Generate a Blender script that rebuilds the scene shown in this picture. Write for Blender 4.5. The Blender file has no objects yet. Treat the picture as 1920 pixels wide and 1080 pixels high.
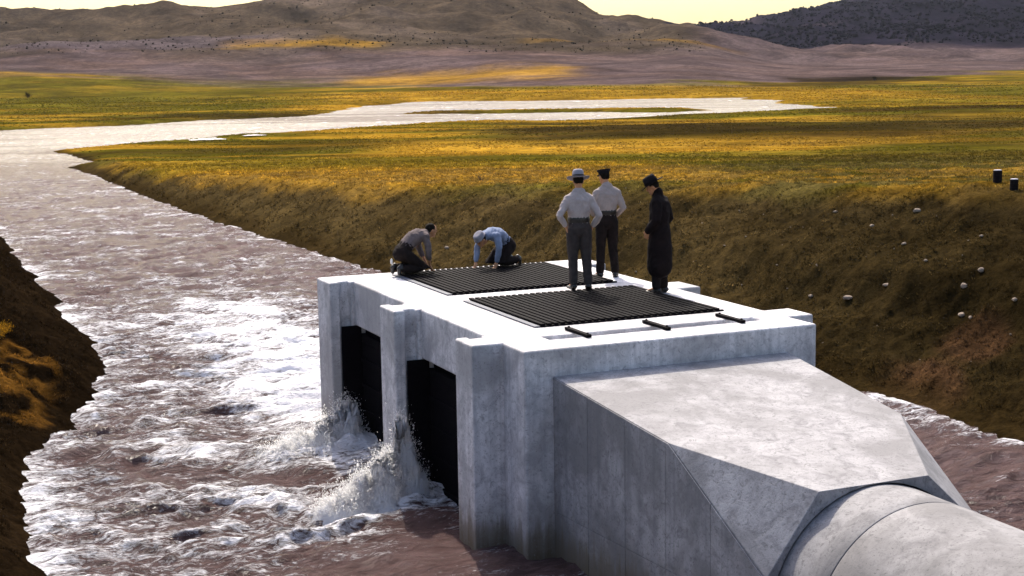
import bpy, bmesh, math, random
import numpy as np
from mathutils import Vector, Matrix
R_ = math.radians
scene = bpy.context.scene
COL = scene.collection

# ---------------------------------------------------------------- camera
CX, CY, CZ = -6.8973, -15.8378, 3.2901
YAW, PITCH, ROLL, FOC = 0.40293, 0.14458, 0.0160, 2750.4
cam_d = bpy.data.cameras.new('camera')
cam = bpy.data.objects.new('camera', cam_d)
COL.objects.link(cam)
cam_d.sensor_width = 36.0
cam_d.lens = 36.0 * FOC / 1920.0
cam_d.clip_start = 0.1
cam_d.clip_end = 20000
fw = Vector((math.sin(YAW) * math.cos(PITCH), math.cos(YAW) * math.cos(PITCH), -math.sin(PITCH)))
rt = Vector((math.cos(YAW), -math.sin(YAW), 0))
up = rt.cross(fw)
c_, s_ = math.cos(ROLL), math.sin(ROLL)
rt2 = rt * c_ + up * (-s_)
up2 = rt * s_ + up * c_
M = Matrix((rt2, up2, -fw)).transposed().to_4x4()
M.translation = Vector((CX, CY, CZ))
cam.matrix_world = M
scene.camera = cam

# ---------------------------------------------------------------- light
SUN = Vector((0.15, 0.74, 0.86)).normalized()
elev = math.asin(SUN.z)
rot = math.atan2(SUN.x, SUN.y)
world = bpy.data.worlds.new('World')
scene.world = world
world.use_nodes = True
wn = world.node_tree
for n in list(wn.nodes):
    wn.nodes.remove(n)
sky = wn.nodes.new('ShaderNodeTexSky')
sky.sky_type = 'NISHITA'
sky.sun_disc = False
sky.sun_elevation = elev
sky.sun_rotation = rot
sky.altitude = 300
sky.air_density = 1.0
sky.dust_density = 4.5
sky.ozone_density = 1.0
bg = wn.nodes.new('ShaderNodeBackground')
bg.inputs['Strength'].default_value = 0.15
wo = wn.nodes.new('ShaderNodeOutputWorld')
# the dusty, cream-coloured air low over the valley, the same all round the horizon
tcw = wn.nodes.new('ShaderNodeTexCoord'); spw = wn.nodes.new('ShaderNodeSeparateXYZ'); rpw = wn.nodes.new('ShaderNodeValToRGB'); mxw = wn.nodes.new('ShaderNodeMix')
mxw.data_type = 'RGBA'; mxw.blend_type = 'MULTIPLY'; mxw.inputs[0].default_value = 1.0
wn.links.new(tcw.outputs['Generated'], spw.inputs[0]); wn.links.new(spw.outputs[2], rpw.inputs[0])
rpw.color_ramp.elements[0].position = 0.0; rpw.color_ramp.elements[0].color = (0.78, 0.74, 0.50, 1)
rpw.color_ramp.elements[1].position = 0.45; rpw.color_ramp.elements[1].color = (1.0, 0.97, 0.97, 1)
wn.links.new(sky.outputs[0], mxw.inputs[6]); wn.links.new(rpw.outputs[0], mxw.inputs[7])
wn.links.new(mxw.outputs[2], bg.inputs['Color'])
wn.links.new(bg.outputs[0], wo.inputs['Surface'])
sl = bpy.data.lights.new('sun', 'SUN')
sl.energy = 2.9
sl.angle = R_(0.5)
sl.color = (1.0, 0.93, 0.80)
so = bpy.data.objects.new('sun', sl)
COL.objects.link(so)
so.rotation_euler = SUN.to_track_quat('Z', 'Y').to_euler()
vs_ = scene.view_settings
scene.display_settings.display_device = 'sRGB'
vs_.view_transform = 'Standard'
vs_.look = 'None'
vs_.gamma = 1.0
vs_.exposure = 1.12
vs_.use_curve_mapping = False

# ---------------------------------------------------------------- helpers
rng = np.random.default_rng(7)
random.seed(7)

def link(o, parent=None, label=None, cat=None, group=None, kind=None):
    if o.name not in COL.objects:
        COL.objects.link(o)
    if parent is not None:
        o.parent = parent
    if label: o['label'] = label
    if cat: o['category'] = cat
    if group: o['group'] = group
    if kind: o['kind'] = kind
    return o

def empty(name, loc=(0, 0, 0), rz=0.0, **k):
    o = bpy.data.objects.new(name, None)
    o.location = loc
    o.rotation_euler = (0, 0, rz)
    o.empty_display_size = 0.2
    return link(o, **k)

def mesh_np(name, V, F, mat=None, smooth=False):
    """V (n,3), F (m,3|4) numpy"""
    me = bpy.data.meshes.new(name)
    V = np.ascontiguousarray(V, dtype=np.float32)
    F = np.ascontiguousarray(F, dtype=np.int32)
    k = F.shape[1]
    me.vertices.add(len(V)); me.vertices.foreach_set('co', V.ravel())
    me.loops.add(F.size); me.loops.foreach_set('vertex_index', F.ravel())
    me.polygons.add(len(F))
    me.polygons.foreach_set('loop_start', np.arange(0, F.size, k, dtype=np.int32))
    try:
        me.polygons.foreach_set('loop_total', np.full(len(F), k, dtype=np.int32))
    except Exception:
        pass
    me.update(calc_edges=True)
    me.validate()
    if smooth:
        me.polygons.foreach_set('use_smooth', np.ones(len(me.polygons), dtype=bool))
    if mat: me.materials.append(mat)
    return me

def add_attr(me, name, arr, kind='FLOAT'):
    a = me.attributes.new(name, 'FLOAT_COLOR' if kind == 'COL' else 'FLOAT', 'POINT')
    if kind == 'COL':
        c = np.ones((len(arr), 4), dtype=np.float32); c[:, :3] = arr
        a.data.foreach_set('color', c.ravel())
    else:
        a.data.foreach_set('value', np.ascontiguousarray(arr, dtype=np.float32))

def obj(name, me, **k):
    return link(bpy.data.objects.new(name, me), **k)

_perm = np.random.default_rng(3).permutation(4096).astype(np.int64)
_ang = np.random.default_rng(5).random(4096) * 2 * np.pi
_gx, _gy = np.cos(_ang), np.sin(_ang)

def perlin(x, y, seed=0):
    xi = np.floor(x).astype(np.int64); yi = np.floor(y).astype(np.int64)
    xf = x - xi; yf = y - yi
    u = xf * xf * xf * (xf * (xf * 6 - 15) + 10); v = yf * yf * yf * (yf * (yf * 6 - 15) + 10)
    def g(ix, iy, fx, fy):
        h = _perm[(_perm[(ix + seed * 131) & 4095] + iy + seed * 17) & 4095]
        return _gx[h] * fx + _gy[h] * fy
    a = g(xi, yi, xf, yf); b = g(xi + 1, yi, xf - 1, yf)
    c = g(xi, yi + 1, xf, yf - 1); d = g(xi + 1, yi + 1, xf - 1, yf - 1)
    return ((a + (b - a) * u) * (1 - v) + (c + (d - c) * u) * v) * 1.5

def fbm(x, y, o=4, seed=0, gain=0.5):
    s = 0; a = 1.0; t = 0
    for i in range(o):
        s = s + a * perlin(x * 2 ** i + i * 7.3, y * 2 ** i - i * 3.1, seed + i); t += a; a *= gain
    return s / t

def ridged(x, y, o=4, seed=0, gain=0.5):
    s = 0; a = 1.0; t = 0
    for i in range(o):
        s = s + a * (1 - np.abs(perlin(x * 2 ** i + i * 5.7, y * 2 ** i + i * 1.9, seed + i)) * 2); t += a; a *= gain
    return s / t

def sstep(a, b, x):
    t = np.clip((x - a) / (b - a), 0, 1)
    return t * t * (3 - 2 * t)

# ---------------------------------------------------------------- materials
def new_mat(name):
    m = bpy.data.materials.new(name); m.use_nodes = True
    nt = m.node_tree
    b = nt.nodes['Principled BSDF']
    return m, nt, b

class N:
    def __init__(s, nt): s.nt = nt
    def add(s, t, **k):
        n = s.nt.nodes.new(t)
        for a, v in k.items(): setattr(n, a, v)
        return n
    def noise(s, vec, scale, detail=4, rough=0.55, dist=0.0):
        n = s.add('ShaderNodeTexNoise')
        n.inputs['Scale'].default_value = scale; n.inputs['Detail'].default_value = detail
        n.inputs['Roughness'].default_value = rough; n.inputs['Distortion'].default_value = dist
        if vec is not None: s.nt.links.new(vec, n.inputs['Vector'])
        return n.outputs['Fac']
    def ramp(s, fac, stops):
        n = s.add('ShaderNodeValToRGB')
        cr = n.color_ramp
        while len(cr.elements) < len(stops): cr.elements.new(0.5)
        for e, (p, c) in zip(cr.elements, stops):
            e.position = p; e.color = (c[0], c[1], c[2], 1) if hasattr(c, '__len__') else (c, c, c, 1)
        s.nt.links.new(fac, n.inputs[0]); return n.outputs[0]
    def mix(s, fac, a, b, mode='MIX'):
        n = s.add('ShaderNodeMix', data_type='RGBA', blend_type=mode)
        for i, v in ((0, fac), (6, a), (7, b)):
            if hasattr(v, 'is_linked') or hasattr(v, 'links'): s.nt.links.new(v, n.inputs[i])
            elif i == 0: n.inputs[0].default_value = v
            else: n.inputs[i].default_value = (v[0], v[1], v[2], 1)
        return n.outputs[2]
    def math(s, op, a, b=None, clamp=False):
        n = s.add('ShaderNodeMath', operation=op); n.use_clamp = clamp
        for i, v in ((0, a), (1, b)):
            if v is None: continue
            if hasattr(v, 'links'): s.nt.links.new(v, n.inputs[i])
            else: n.inputs[i].default_value = v
        return n.outputs[0]
    def bump(s, h, strength, dist, bsdf, normal=None):
        n = s.add('ShaderNodeBump')
        n.inputs['Strength'].default_value = strength; n.inputs['Distance'].default_value = dist
        s.nt.links.new(h, n.inputs['Height'])
        if normal is not None: s.nt.links.new(normal, n.inputs['Normal'])
        if bsdf is not None: s.nt.links.new(n.outputs[0], bsdf.inputs['Normal'])
        return n.outputs[0]
    def scaled(s, vec, sc):
        n = s.add('ShaderNodeVectorMath', operation='MULTIPLY')
        s.nt.links.new(vec, n.inputs[0]); n.inputs[1].default_value = sc
        return n.outputs[0]
    def attr(s, name):
        return s.add('ShaderNodeAttribute', attribute_name=name)
    def pos(s):
        return s.add('ShaderNodeNewGeometry').outputs['Position']

def simple(name, col, rough=0.8, var=0.25, scale=12, bump=0.15, metal=0.0, sheen=0.0, stretch=(1, 1, 1)):
    m, nt, b = new_mat(name); n = N(nt)
    tc = n.add('ShaderNodeTexCoord').outputs['Object']
    f = n.noise(n.scaled(tc, stretch), scale, 5)
    c0 = [c * (1 - var) for c in col]; c1 = [min(1, c * (1 + var)) for c in col]
    nt.links.new(n.ramp(f, [(0.3, c0), (0.7, c1)]), b.inputs['Base Color'])
    b.inputs['Roughness'].default_value = rough
    b.inputs['Metallic'].default_value = metal
    b.inputs['Sheen Weight'].default_value = sheen
    if rough > .8: b.inputs['Specular IOR Level'].default_value = 0.08
    if bump: n.bump(n.noise(tc, scale * 3, 4), bump, 0.01, b)
    return m

def concrete_mat(name, base=0.40, joints=False):
    m, nt, b = new_mat(name); n = N(nt)
    p = n.pos()
    geo = n.add('ShaderNodeNewGeometry')
    sep = n.add('ShaderNodeSeparateXYZ'); nt.links.new(geo.outputs['True Normal'], sep.inputs[0])
    vert_ = n.math('SUBTRACT', 1.0, n.math('ABSOLUTE', sep.outputs[2]), True)
    big = n.noise(p, 0.9, 5, 0.6, 0.6)
    mott = n.noise(p, 4.5, 6, 0.68, 0.8)
    fine = n.noise(p, 38, 4, 0.7)
    streak = n.noise(n.scaled(p, (5.0, 5.0, 0.35)), 1.6, 5, 0.65)
    c = n.ramp(mott, [(0.32, (base * .60, base * .565, base * .585)), (0.50, (base, base * .955, base * .965)), (0.70, (base * 1.20, base * 1.15, base * 1.15))])
    c = n.mix(n.ramp(big, [(0.40, 0.85), (0.56, 0.0)]), c, (base * .55, base * .52, base * .52))
    spot = n.noise(p, 13, 5, 0.75, 1.0)
    line = n.noise(n.scaled(p, (9.0, 9.0, 0.02)), 1.0, 2, 0.5)
    c = n.mix(n.math('MULTIPLY', n.ramp(line, [(0.40, 0.28), (0.47, 0.0)]), vert_), c, (base * .55, base * .53, base * .54))
    c = n.mix(n.ramp(spot, [(0.53, 0.0), (0.68, 0.85)]), c, (base * .42, base * .40, base * .41))
    sk = n.ramp(streak, [(0.50, 0.0), (0.72, 0.55)])
    # vertical faces only get streaks
    vert = vert_
    c = n.mix(n.math('MULTIPLY', sk, vert), c, (base * .42, base * .42, base * .45))
    # wet, muddy stain near the waterline
    sp = n.add('ShaderNodeSeparateXYZ'); nt.links.new(p, sp.inputs[0])
    hz = n.math('ADD', sp.outputs[2], n.math('MULTIPLY', n.math('SUBTRACT', streak, 0.5), 0.9))
    wet = n.ramp(n.math('MULTIPLY', n.math('ADD', hz, 2.65), 1.25, True), [(0.0, 1.0), (0.35, 0.8), (0.6, 0.3), (1.0, 0.0)])
    c = n.mix(wet, c, (0.115, 0.085, 0.050))
    pit = n.ramp(fine, [(0.32, 0.9), (0.42, 0.0)])
    c = n.mix(pit, c, (base * .35, base * .33, base * .32))
    nt.links.new(c, b.inputs['Base Color'])
    b.inputs['Roughness'].default_value = 0.85
    h = n.math('ADD', n.math('MULTIPLY', mott, 0.6), n.math('MULTIPLY', fine, 0.35))
    n.bump(h, 0.35, 0.02, b)
    return m

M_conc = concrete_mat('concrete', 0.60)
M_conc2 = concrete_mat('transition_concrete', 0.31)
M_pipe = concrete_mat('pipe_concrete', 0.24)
M_steel = simple('dark_steel', (0.0045, 0.0035, 0.0045), 0.75, 0.4, 20, 0.2)
M_steel.node_tree.nodes['Principled BSDF'].inputs['Specular IOR Level'].default_value = 0.04
M_frame = simple('grey_steel_angle', (0.075, 0.080, 0.105), 0.7, 0.2, 8, 0.1, 0.0)
M_skin = simple('skin', (0.42, 0.19, 0.09), 0.6, 0.12, 14, 0.05)
M_hair = simple('dark_hair', (0.010, 0.007, 0.005), 0.85, 0.3, 60, 0.5, stretch=(1, 1, .3))
M_greyhair = simple('grey_hair', (0.10, 0.08, 0.07), 0.6, 0.3, 60, 0.5)
M_shirt1 = simple('off_white_shirt', (0.38, 0.32, 0.31), 0.85, 0.12, 9, 0.3)
M_shirt2 = simple('pale_tan_shirt', (0.34, 0.28, 0.26), 0.85, 0.12, 9, 0.3)
M_shirt4 = simple('grey_brown_shirt', (0.125, 0.098, 0.095), 0.9, 0.2, 9, 0.3)
M_shirt5 = simple('pale_blue_shirt', (0.20, 0.235, 0.33), 0.85, 0.15, 9, 0.3)
M_trou1 = simple('grey_trousers', (0.048, 0.038, 0.036), 0.9, 0.25, 10, 0.3)
M_trou2 = simple('dark_trousers', (0.016, 0.011, 0.010), 0.9, 0.3, 10, 0.3)
M_coat = simple('black_overcoat', (0.011, 0.007, 0.007), 0.9, 0.3, 8, 0.4)
M_hat1 = simple('pale_felt', (0.24, 0.225, 0.25), 0.9, 0.12, 12, 0.15)
M_hat4 = simple('dark_felt', (0.012, 0.010, 0.012), 0.9, 0.2, 12, 0.15)
M_leather = simple('dark_leather', (0.010, 0.007, 0.006), 0.4, 0.3, 20, 0.2)
M_sole = simple('pale_sole', (0.6, 0.58, 0.56), 0.8, 0.1, 20, 0.1)
M_stone = simple('pale_stone', (0.24, 0.19, 0.15), 0.9, 0.25, 9, 0.5)
M_bark = simple('dry_wood', (0.07, 0.045, 0.03), 0.9, 0.3, 20, 0.4)
M_drum = simple('dark_rusty_drum', (0.010, 0.007, 0.008), 0.85, 0.4, 10, 0.3)
M_lid = simple('pale_lid', (0.42, 0.40, 0.47), 0.6, 0.15, 10, 0.1)

def ground_mat():
    m, nt, b = new_mat('ground'); n = N(nt)
    p = n.pos()
    a = n.attr('col').outputs['Color']
    f1 = n.noise(p, 0.35, 6, 0.65, 0.5)
    f2 = n.noise(p, 3.2, 6, 0.7, 0.4)
    f3 = n.noise(p, 14, 5, 0.7)
    f0 = n.noise(p, 0.035, 8, 0.72, 0.4)
    a = n.mix(1.0, a, n.ramp(f0, [(0.36, 0.55), (0.5, 1.0), (0.66, 1.6)]), 'MULTIPLY')
    c = n.mix(1.0, a, n.ramp(f1, [(0.30, 0.62), (0.70, 1.35)]), 'MULTIPLY')
    c = n.mix(1.0, c, n.ramp(f2, [(0.28, (0.42, 0.40, 0.40)), (0.5, (1, 1, 1)), (0.72, (1.5, 1.45, 1.3))]), 'MULTIPLY')
    c = n.mix(1.0, c, n.ramp(f3, [(0.30, 0.55), (0.70, 1.45)]), 'MULTIPLY')
    nt.links.new(c, b.inputs['Base Color'])
    b.inputs['Roughness'].default_value = 0.95
    b.inputs['Specular IOR Level'].default_value = 0.0
    h = n.math('ADD', n.math('MULTIPLY', f2, 0.7), n.math('MULTIPLY', f3, 0.3))
    n.bump(h, 0.8, 0.12, b)
    return m
M_ground = ground_mat()

def foliage_mat(name, gain=1.0):
    m, nt, b = new_mat(name); n = N(nt)
    a = n.attr('col').outputs['Color']
    f = n.noise(n.pos(), 1.7, 4, 0.7)
    c = n.mix(1.0, a, n.ramp(f, [(0.3, 0.7 * gain), (0.7, 1.3 * gain)]), 'MULTIPLY')
    nt.links.new(c, b.inputs['Base Color'])
    b.inputs['Roughness'].default_value = 0.85
    b.inputs['Specular IOR Level'].default_value = 0.0
    tr = n.add('ShaderNodeBsdfTranslucent'); nt.links.new(c, tr.inputs['Color'])
    mx = n.add('ShaderNodeMixShader'); mx.inputs[0].default_value = 0.35
    out = nt.nodes['Material Output']
    nt.links.new(b.outputs[0], mx.inputs[1]); nt.links.new(tr.outputs[0], mx.inputs[2]); nt.links.new(mx.outputs[0], out.inputs['Surface'])
    return m
M_grass = foliage_mat('grass_blades')
M_scrub = foliage_mat('scrub_leaves')

def water_mat():
    m, nt, b = new_mat('muddy_water'); n = N(nt)
    p = n.pos()
    fo = n.attr('foam').outputs['Fac']
    ch = n.attr('chop').outputs['Fac']
    f1 = n.noise(n.scaled(p, (0.7, 2.0, 1)), 2.6, 6, 0.7, 1.4)
    f2 = n.noise(n.scaled(p, (0.6, 1.7, 1)), 10.0, 6, 0.75, 1.0)
    t = n.math('ADD', fo, n.math('MULTIPLY', n.math('SUBTRACT', f1, 0.5), 0.9))
    t = n.math('ADD', t, n.math('MULTIPLY', n.math('SUBTRACT', f2, 0.5), 1.3))
    mask = n.ramp(t, [(0.40, 0.0), (0.50, 0.40), (0.64, 1.0)])
    mud = n.ramp(f1, [(0.3, (0.062, 0.034, 0.030)), (0.7, (0.140, 0.088, 0.084))])
    c = n.mix(mask, mud, (0.86, 0.84, 0.87))
    nt.links.new(c, b.inputs['Base Color'])
    r = n.ramp(mask, [(0.0, 0.16), (1.0, 0.6)])
    nt.links.new(r, b.inputs['Roughness'])
    b.inputs['IOR'].default_value = 1.33
    nt.links.new(n.attr('gloss').outputs['Fac'], b.inputs['Specular IOR Level'])
    w1 = n.noise(n.scaled(p, (0.7, 1.6, 1)), 2.4, 6, 0.68, 0.8)
    h = n.math('ADD', n.math('MULTIPLY', w1, 0.8), n.math('MULTIPLY', f2, 0.28))
    h = n.math('ADD', h, n.math('MULTIPLY', mask, 0.12))
    h = n.math('MULTIPLY', h, ch)
    n.bump(h, 1.0, 0.22, b)
    return m
M_water = water_mat()

def foam_mat():
    m, nt, b = new_mat('white_water'); n = N(nt)
    p = n.pos()
    f = n.noise(p, 7, 6, 0.75, 0.6)
    nt.links.new(n.ramp(f, [(0.28, (0.62, 0.54, 0.49)), (0.42, (0.90, 0.88, 0.88)), (0.7, (0.92, 0.92, 0.94))]), b.inputs['Base Color'])
    b.inputs['Roughness'].default_value = 0.5
    b.inputs['Subsurface Weight'].default_value = 1.0; b.inputs['Subsurface Radius'].default_value = (.5, .48, .45); b.inputs['Subsurface Scale'].default_value = .35
    nb = n.bump(n.noise(p, 16, 6, 0.8, 0.5), 0.9, 0.06, b)
    tr = n.add('ShaderNodeBsdfTranslucent'); tr.inputs['Color'].default_value = (.95, .95, .97, 1)
    mx = n.add('ShaderNodeMixShader'); mx.inputs[0].default_value = 0.35
    out = nt.nodes['Material Output']
    nt.links.new(b.outputs[0], mx.inputs[1]); nt.links.new(tr.outputs[0], mx.inputs[2]); nt.links.new(mx.outputs[0], out.inputs['Surface'])
    return m
M_foam = foam_mat()

# ---------------------------------------------------------------- the lie of the land
FX, FY = math.sin(YAW), math.cos(YAW)
def to_XD(u, v):
    du = u - CX; dv = v - CY
    return du * FY - dv * FX, du * FX + dv * FY      # lateral, forward
def from_XD(X, D):
    return CX + X * FY + D * FX, CY - X * FX + D * FY
ZW = -2.61
ZD = np.array([[-60, 3.0], [0, 1.5], [30, .8], [40, .2], [55, -.8], [80, -1.7], [110, -2.25], [300, -2.3], [400, -1], [500, 2], [600, 6], [700, 11], [900, 24], [4000, 30]])
SHORE = np.array([(9.6, -7.5), (9.4, 1.8), (9.5, 3.8), (9.55, 5.7), (9.1, 9), (8.5, 15), (7.4, 22), (6.66, 29.6), (6.36, 34.4), (5.91, 41.6), (5.39, 58.1), (4.96, 89.9),
  (7.89, 96.1), (8.64, 107.3), (7.5, 115.6), (13.6, 123.6), (19.1, 126.9), (24.6, 130.9), (34.4, 138.7), (41.3, 145.9), (51, 151.7), (66.5, 155.5), (81.3, 156.3), (95.7, 159), (108, 162.3), (125.3, 170),
  (147, 213.9), (169.8, 264.5), (160.9, 272.5), (127.4, 285.4), (110.7, 309), (88.5, 280.4), (69.3, 239.6), (52.3, 208.5), (37.9, 199.6), (20.7, 185.1), (6.9, 179.5), (-11.2, 168.3), (-60, 165), (-80, 145),
  (-40, 138), (-14, 128), (-6.5, 108), (-3.4, 75), (-2.88, 44.7), (-2.96, 30.8), (-2.92, 22.8), (-2.93, 15), (-3.49, 12.4), (-4.56, 9.66), (-5.11, 8.35), (-5.45, 5.25), (-5.54, 2.75), (-5.42, 2.04), (-5.5, -7.5)])
ISLAND = np.array([(67.7, 205.3), (75.9, 198.5), (91.7, 185.6), (100.8, 177.1), (109.1, 179.5), (107.7, 189.5), (92.5, 207.3), (77.2, 216.6)])

def sdist(poly, x, y):
    n = len(poly); d2 = np.full(x.shape, 1e18); ins = np.zeros(x.shape, bool)
    for i in range(n):
        ax, ay = poly[i]; bx, by = poly[(i + 1) % n]
        ex, ey = bx - ax, by - ay
        t = np.clip(((x - ax) * ex + (y - ay) * ey) / (ex * ex + ey * ey), 0, 1)
        dx = x - ax - ex * t; dy = y - ay - ey * t
        d2 = np.minimum(d2, dx * dx + dy * dy)
        cnd = ((ay > y) != (by > y)) & (x < (bx - ax) * (y - ay) / (by - ay + 1e-12) + ax)
        ins ^= cnd
    d = np.sqrt(d2)
    return np.where(ins, -d, d)

def shore_dist(u, v):
    j = fbm(u * .55, v * .55, 3, 11) * .26 + fbm(u * .06, v * .06, 2, 15) * np.clip((v - 60) / 60, 0, 1) * 1.8
    a = sdist(SHORE, u, v); b = -sdist(ISLAND, u, v)
    return np.maximum(a, b) + j * np.clip(1 + v / 60, .6, 3)

SKYA = np.array([(-900, 60), (-400, 40), (0, 28), (100, 26), (180, 29), (240, 29), (330, 17), (420, 20), (480, 12), (530, 3), (600, -8), (700, -20), (850, -25), (950, -18), (1060, -2), (1100, 15), (1130, 32), (1180, 37), (1240, 44), (1290, 57), (1305, 62), (1340, 76), (1400, 94), (1500, 106), (1600, 112), (1920, 116), (3000, 118)], float)
SKYB = np.array([(-900, 150), (900, 130), (1200, 80), (1300, 61), (1380, 47), (1450, 35), (1480, 30), (1550, 12), (1600, 2), (1700, -15), (1920, -45), (2400, -70), (3500, -80)], float)
def elev_px(tab, xp):
    return (155 - .0161 * xp) - np.interp(xp, tab[:, 0], tab[:, 1])

def hill_bearing(X, D):
    return 960 + FOC * X / np.maximum(D, 1.0)

def terrain(u, v, detail=True):
    X, D = to_XD(u, v)
    d = shore_dist(u, v)
    field = np.interp(D, ZD[:, 0], ZD[:, 1])
    # rolling relief of the meadow
    xr = sstep(1250, 1500, hill_bearing(X, D))
    fR = np.interp(D, [300, 400, 500, 600, 700, 930, 4000], [-2.3, -1.6, 0, 2.2, 5, 12, 30])
    field = np.where(D > 300, field * (1 - xr) + fR * xr, field)
    field = field + fbm(u * .02, v * .02, 3, 21) * np.clip((D - 40) / 100, 0, 1) * .5
    field = field + fbm(u * .004, v * .004, 4, 22) * np.clip((D - 330) / 300, 0, 1) * (9 - 7 * xr)
    xb = hill_bearing(X, D)
    # low mound at the left foot of the hill
    field = field + 9 * np.exp(-((X + 190) / 90) ** 2 - ((D - 760) / 60) ** 2)
    # near range
    eA = elev_px(SKYA, xb)
    ridgeA = CZ + 1150 / FOC * eA
    tA = sstep(700, 1150, D)
    rough = fbm(u * .012, v * .012, 5, 31) * 10 + ridged(u * .006, v * .006, 3, 37) * 6 - 3
    hA = field * (1 - tA) + ridgeA * tA + rough * tA * (1 - tA) * 6.0
    far = sstep(1150, 1500, D)
    hA = hA * (1 - far) + np.minimum(hA, 20) * far
    # dark range beyond on the right
    eB = elev_px(SKYB, xb)
    ridgeB = CZ + 1700 / FOC * eB
    start = 900 + np.clip((1500 - xb) * .25, -40, 160)
    tB = np.clip((D - start) / (1700 - start), 0, 1)
    rb = ridged(u * .005 + 3, v * .005, 4, 41) * 26 + fbm(u * .02, v * .02, 4, 43) * 8 - 10
    hB = np.where(D > start, field * (1 - tB) + ridgeB * tB + rb * tB * (1 - tB) * 3.5, -1e3)
    hB = np.where(D > 1700, hB - (D - 1700) * .1, hB)
    wB = sstep(1180, 1330, xb)
    land = np.where(wB > 0, np.maximum(hA, hB), hA)
    # banks
    slope = np.where(u < 0, .62, np.where(D < 100, .5, .18))
    k = np.maximum(d, 0)
    bench = .28 * np.exp(-((k - 3.2) / .8) ** 2) * (u > 0) * (D < 45) - .15 * np.exp(-((k - 2.2) / .5) ** 2) * (u > 0) * (D < 45)
    bank = ZW + .02 + slope * k * (1 - .0 * k) + bench
    crest = land - .0
    s = np.clip(.5 + (bank - crest) / 1.2, 0, 1)
    z = bank * (1 - s) + crest * s - .3 * s * (1 - s)
    left = u < -2
    z = np.where(left & (D < 100), np.minimum(bank, 1.6 + .2 * fbm(u * .3, v * .3, 3, 51)), z)
    z = np.where(d < 0, ZW + .02 + np.maximum(.5 * d, -1.0), z)
    if detail:
        near = np.clip((110 - D) / 60, 0, 1) * np.clip(k / .6, 0, 1)
        on_bank = np.clip((2.0 - (z - ZW) * .3) / 2, .25, 1)
        z = z + near * on_bank * (fbm(u * .8, v * .8, 4, 61) * .34 + fbm(u * 3.1, v * 3.1, 3, 63) * .11 + np.abs(fbm(u * 1.7, v * 1.7, 3, 67)) * .12)
    # dam embankment under the viewpoint
    emb = 1.68 - .52 * np.maximum(D + .6, 0)
    emb = np.where(np.abs(X) < 80, np.minimum(emb, 1.68), -9)
    z = np.maximum(z, emb)
    return z, d, land

def fan(Drows, scols, wfun):
    D, s = np.meshgrid(Drows, scols, indexing='ij')
    X = s * wfun(D)
    u, v = from_XD(X, D)
    nr, nc = D.shape
    idx = np.arange(nr * nc).reshape(nr, nc)
    F = np.stack([idx[:-1, :-1], idx[:-1, 1:], idx[1:, 1:], idx[1:, :-1]], -1).reshape(-1, 4)
    return u.ravel(), v.ravel(), F

def geo_rows(segs):
    out = [segs[0][0]]
    for a, b, n, mode in segs:
        t = np.arange(1, n + 1) / n
        out += list(a + (b - a) * t if mode == 'l' else a * (b / a) ** t)
    return np.array(out)

rows = geo_rows([(-50, 8, 30, 'l'), (8, 17, 60, 'l'), (17, 50, 330, 'g'), (50, 350, 260, 'g'), (350, 700, 60, 'g'), (700, 2000, 190, 'g'), (2000, 2700, 6, 'g')])
core = np.linspace(-1, 1, 641)
side = 1 + np.array([.01, .03, .07, .15, .3, .55, .9, 1.5, 2.5, 4])
cols = np.concatenate([-side[::-1], core, side])
tu, tv, TF = fan(rows, cols, lambda D: 7 + .42 * np.maximum(D, 0))
tz, td, tland = terrain(tu, tv)
tX, tDp = to_XD(tu, tv)

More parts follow.
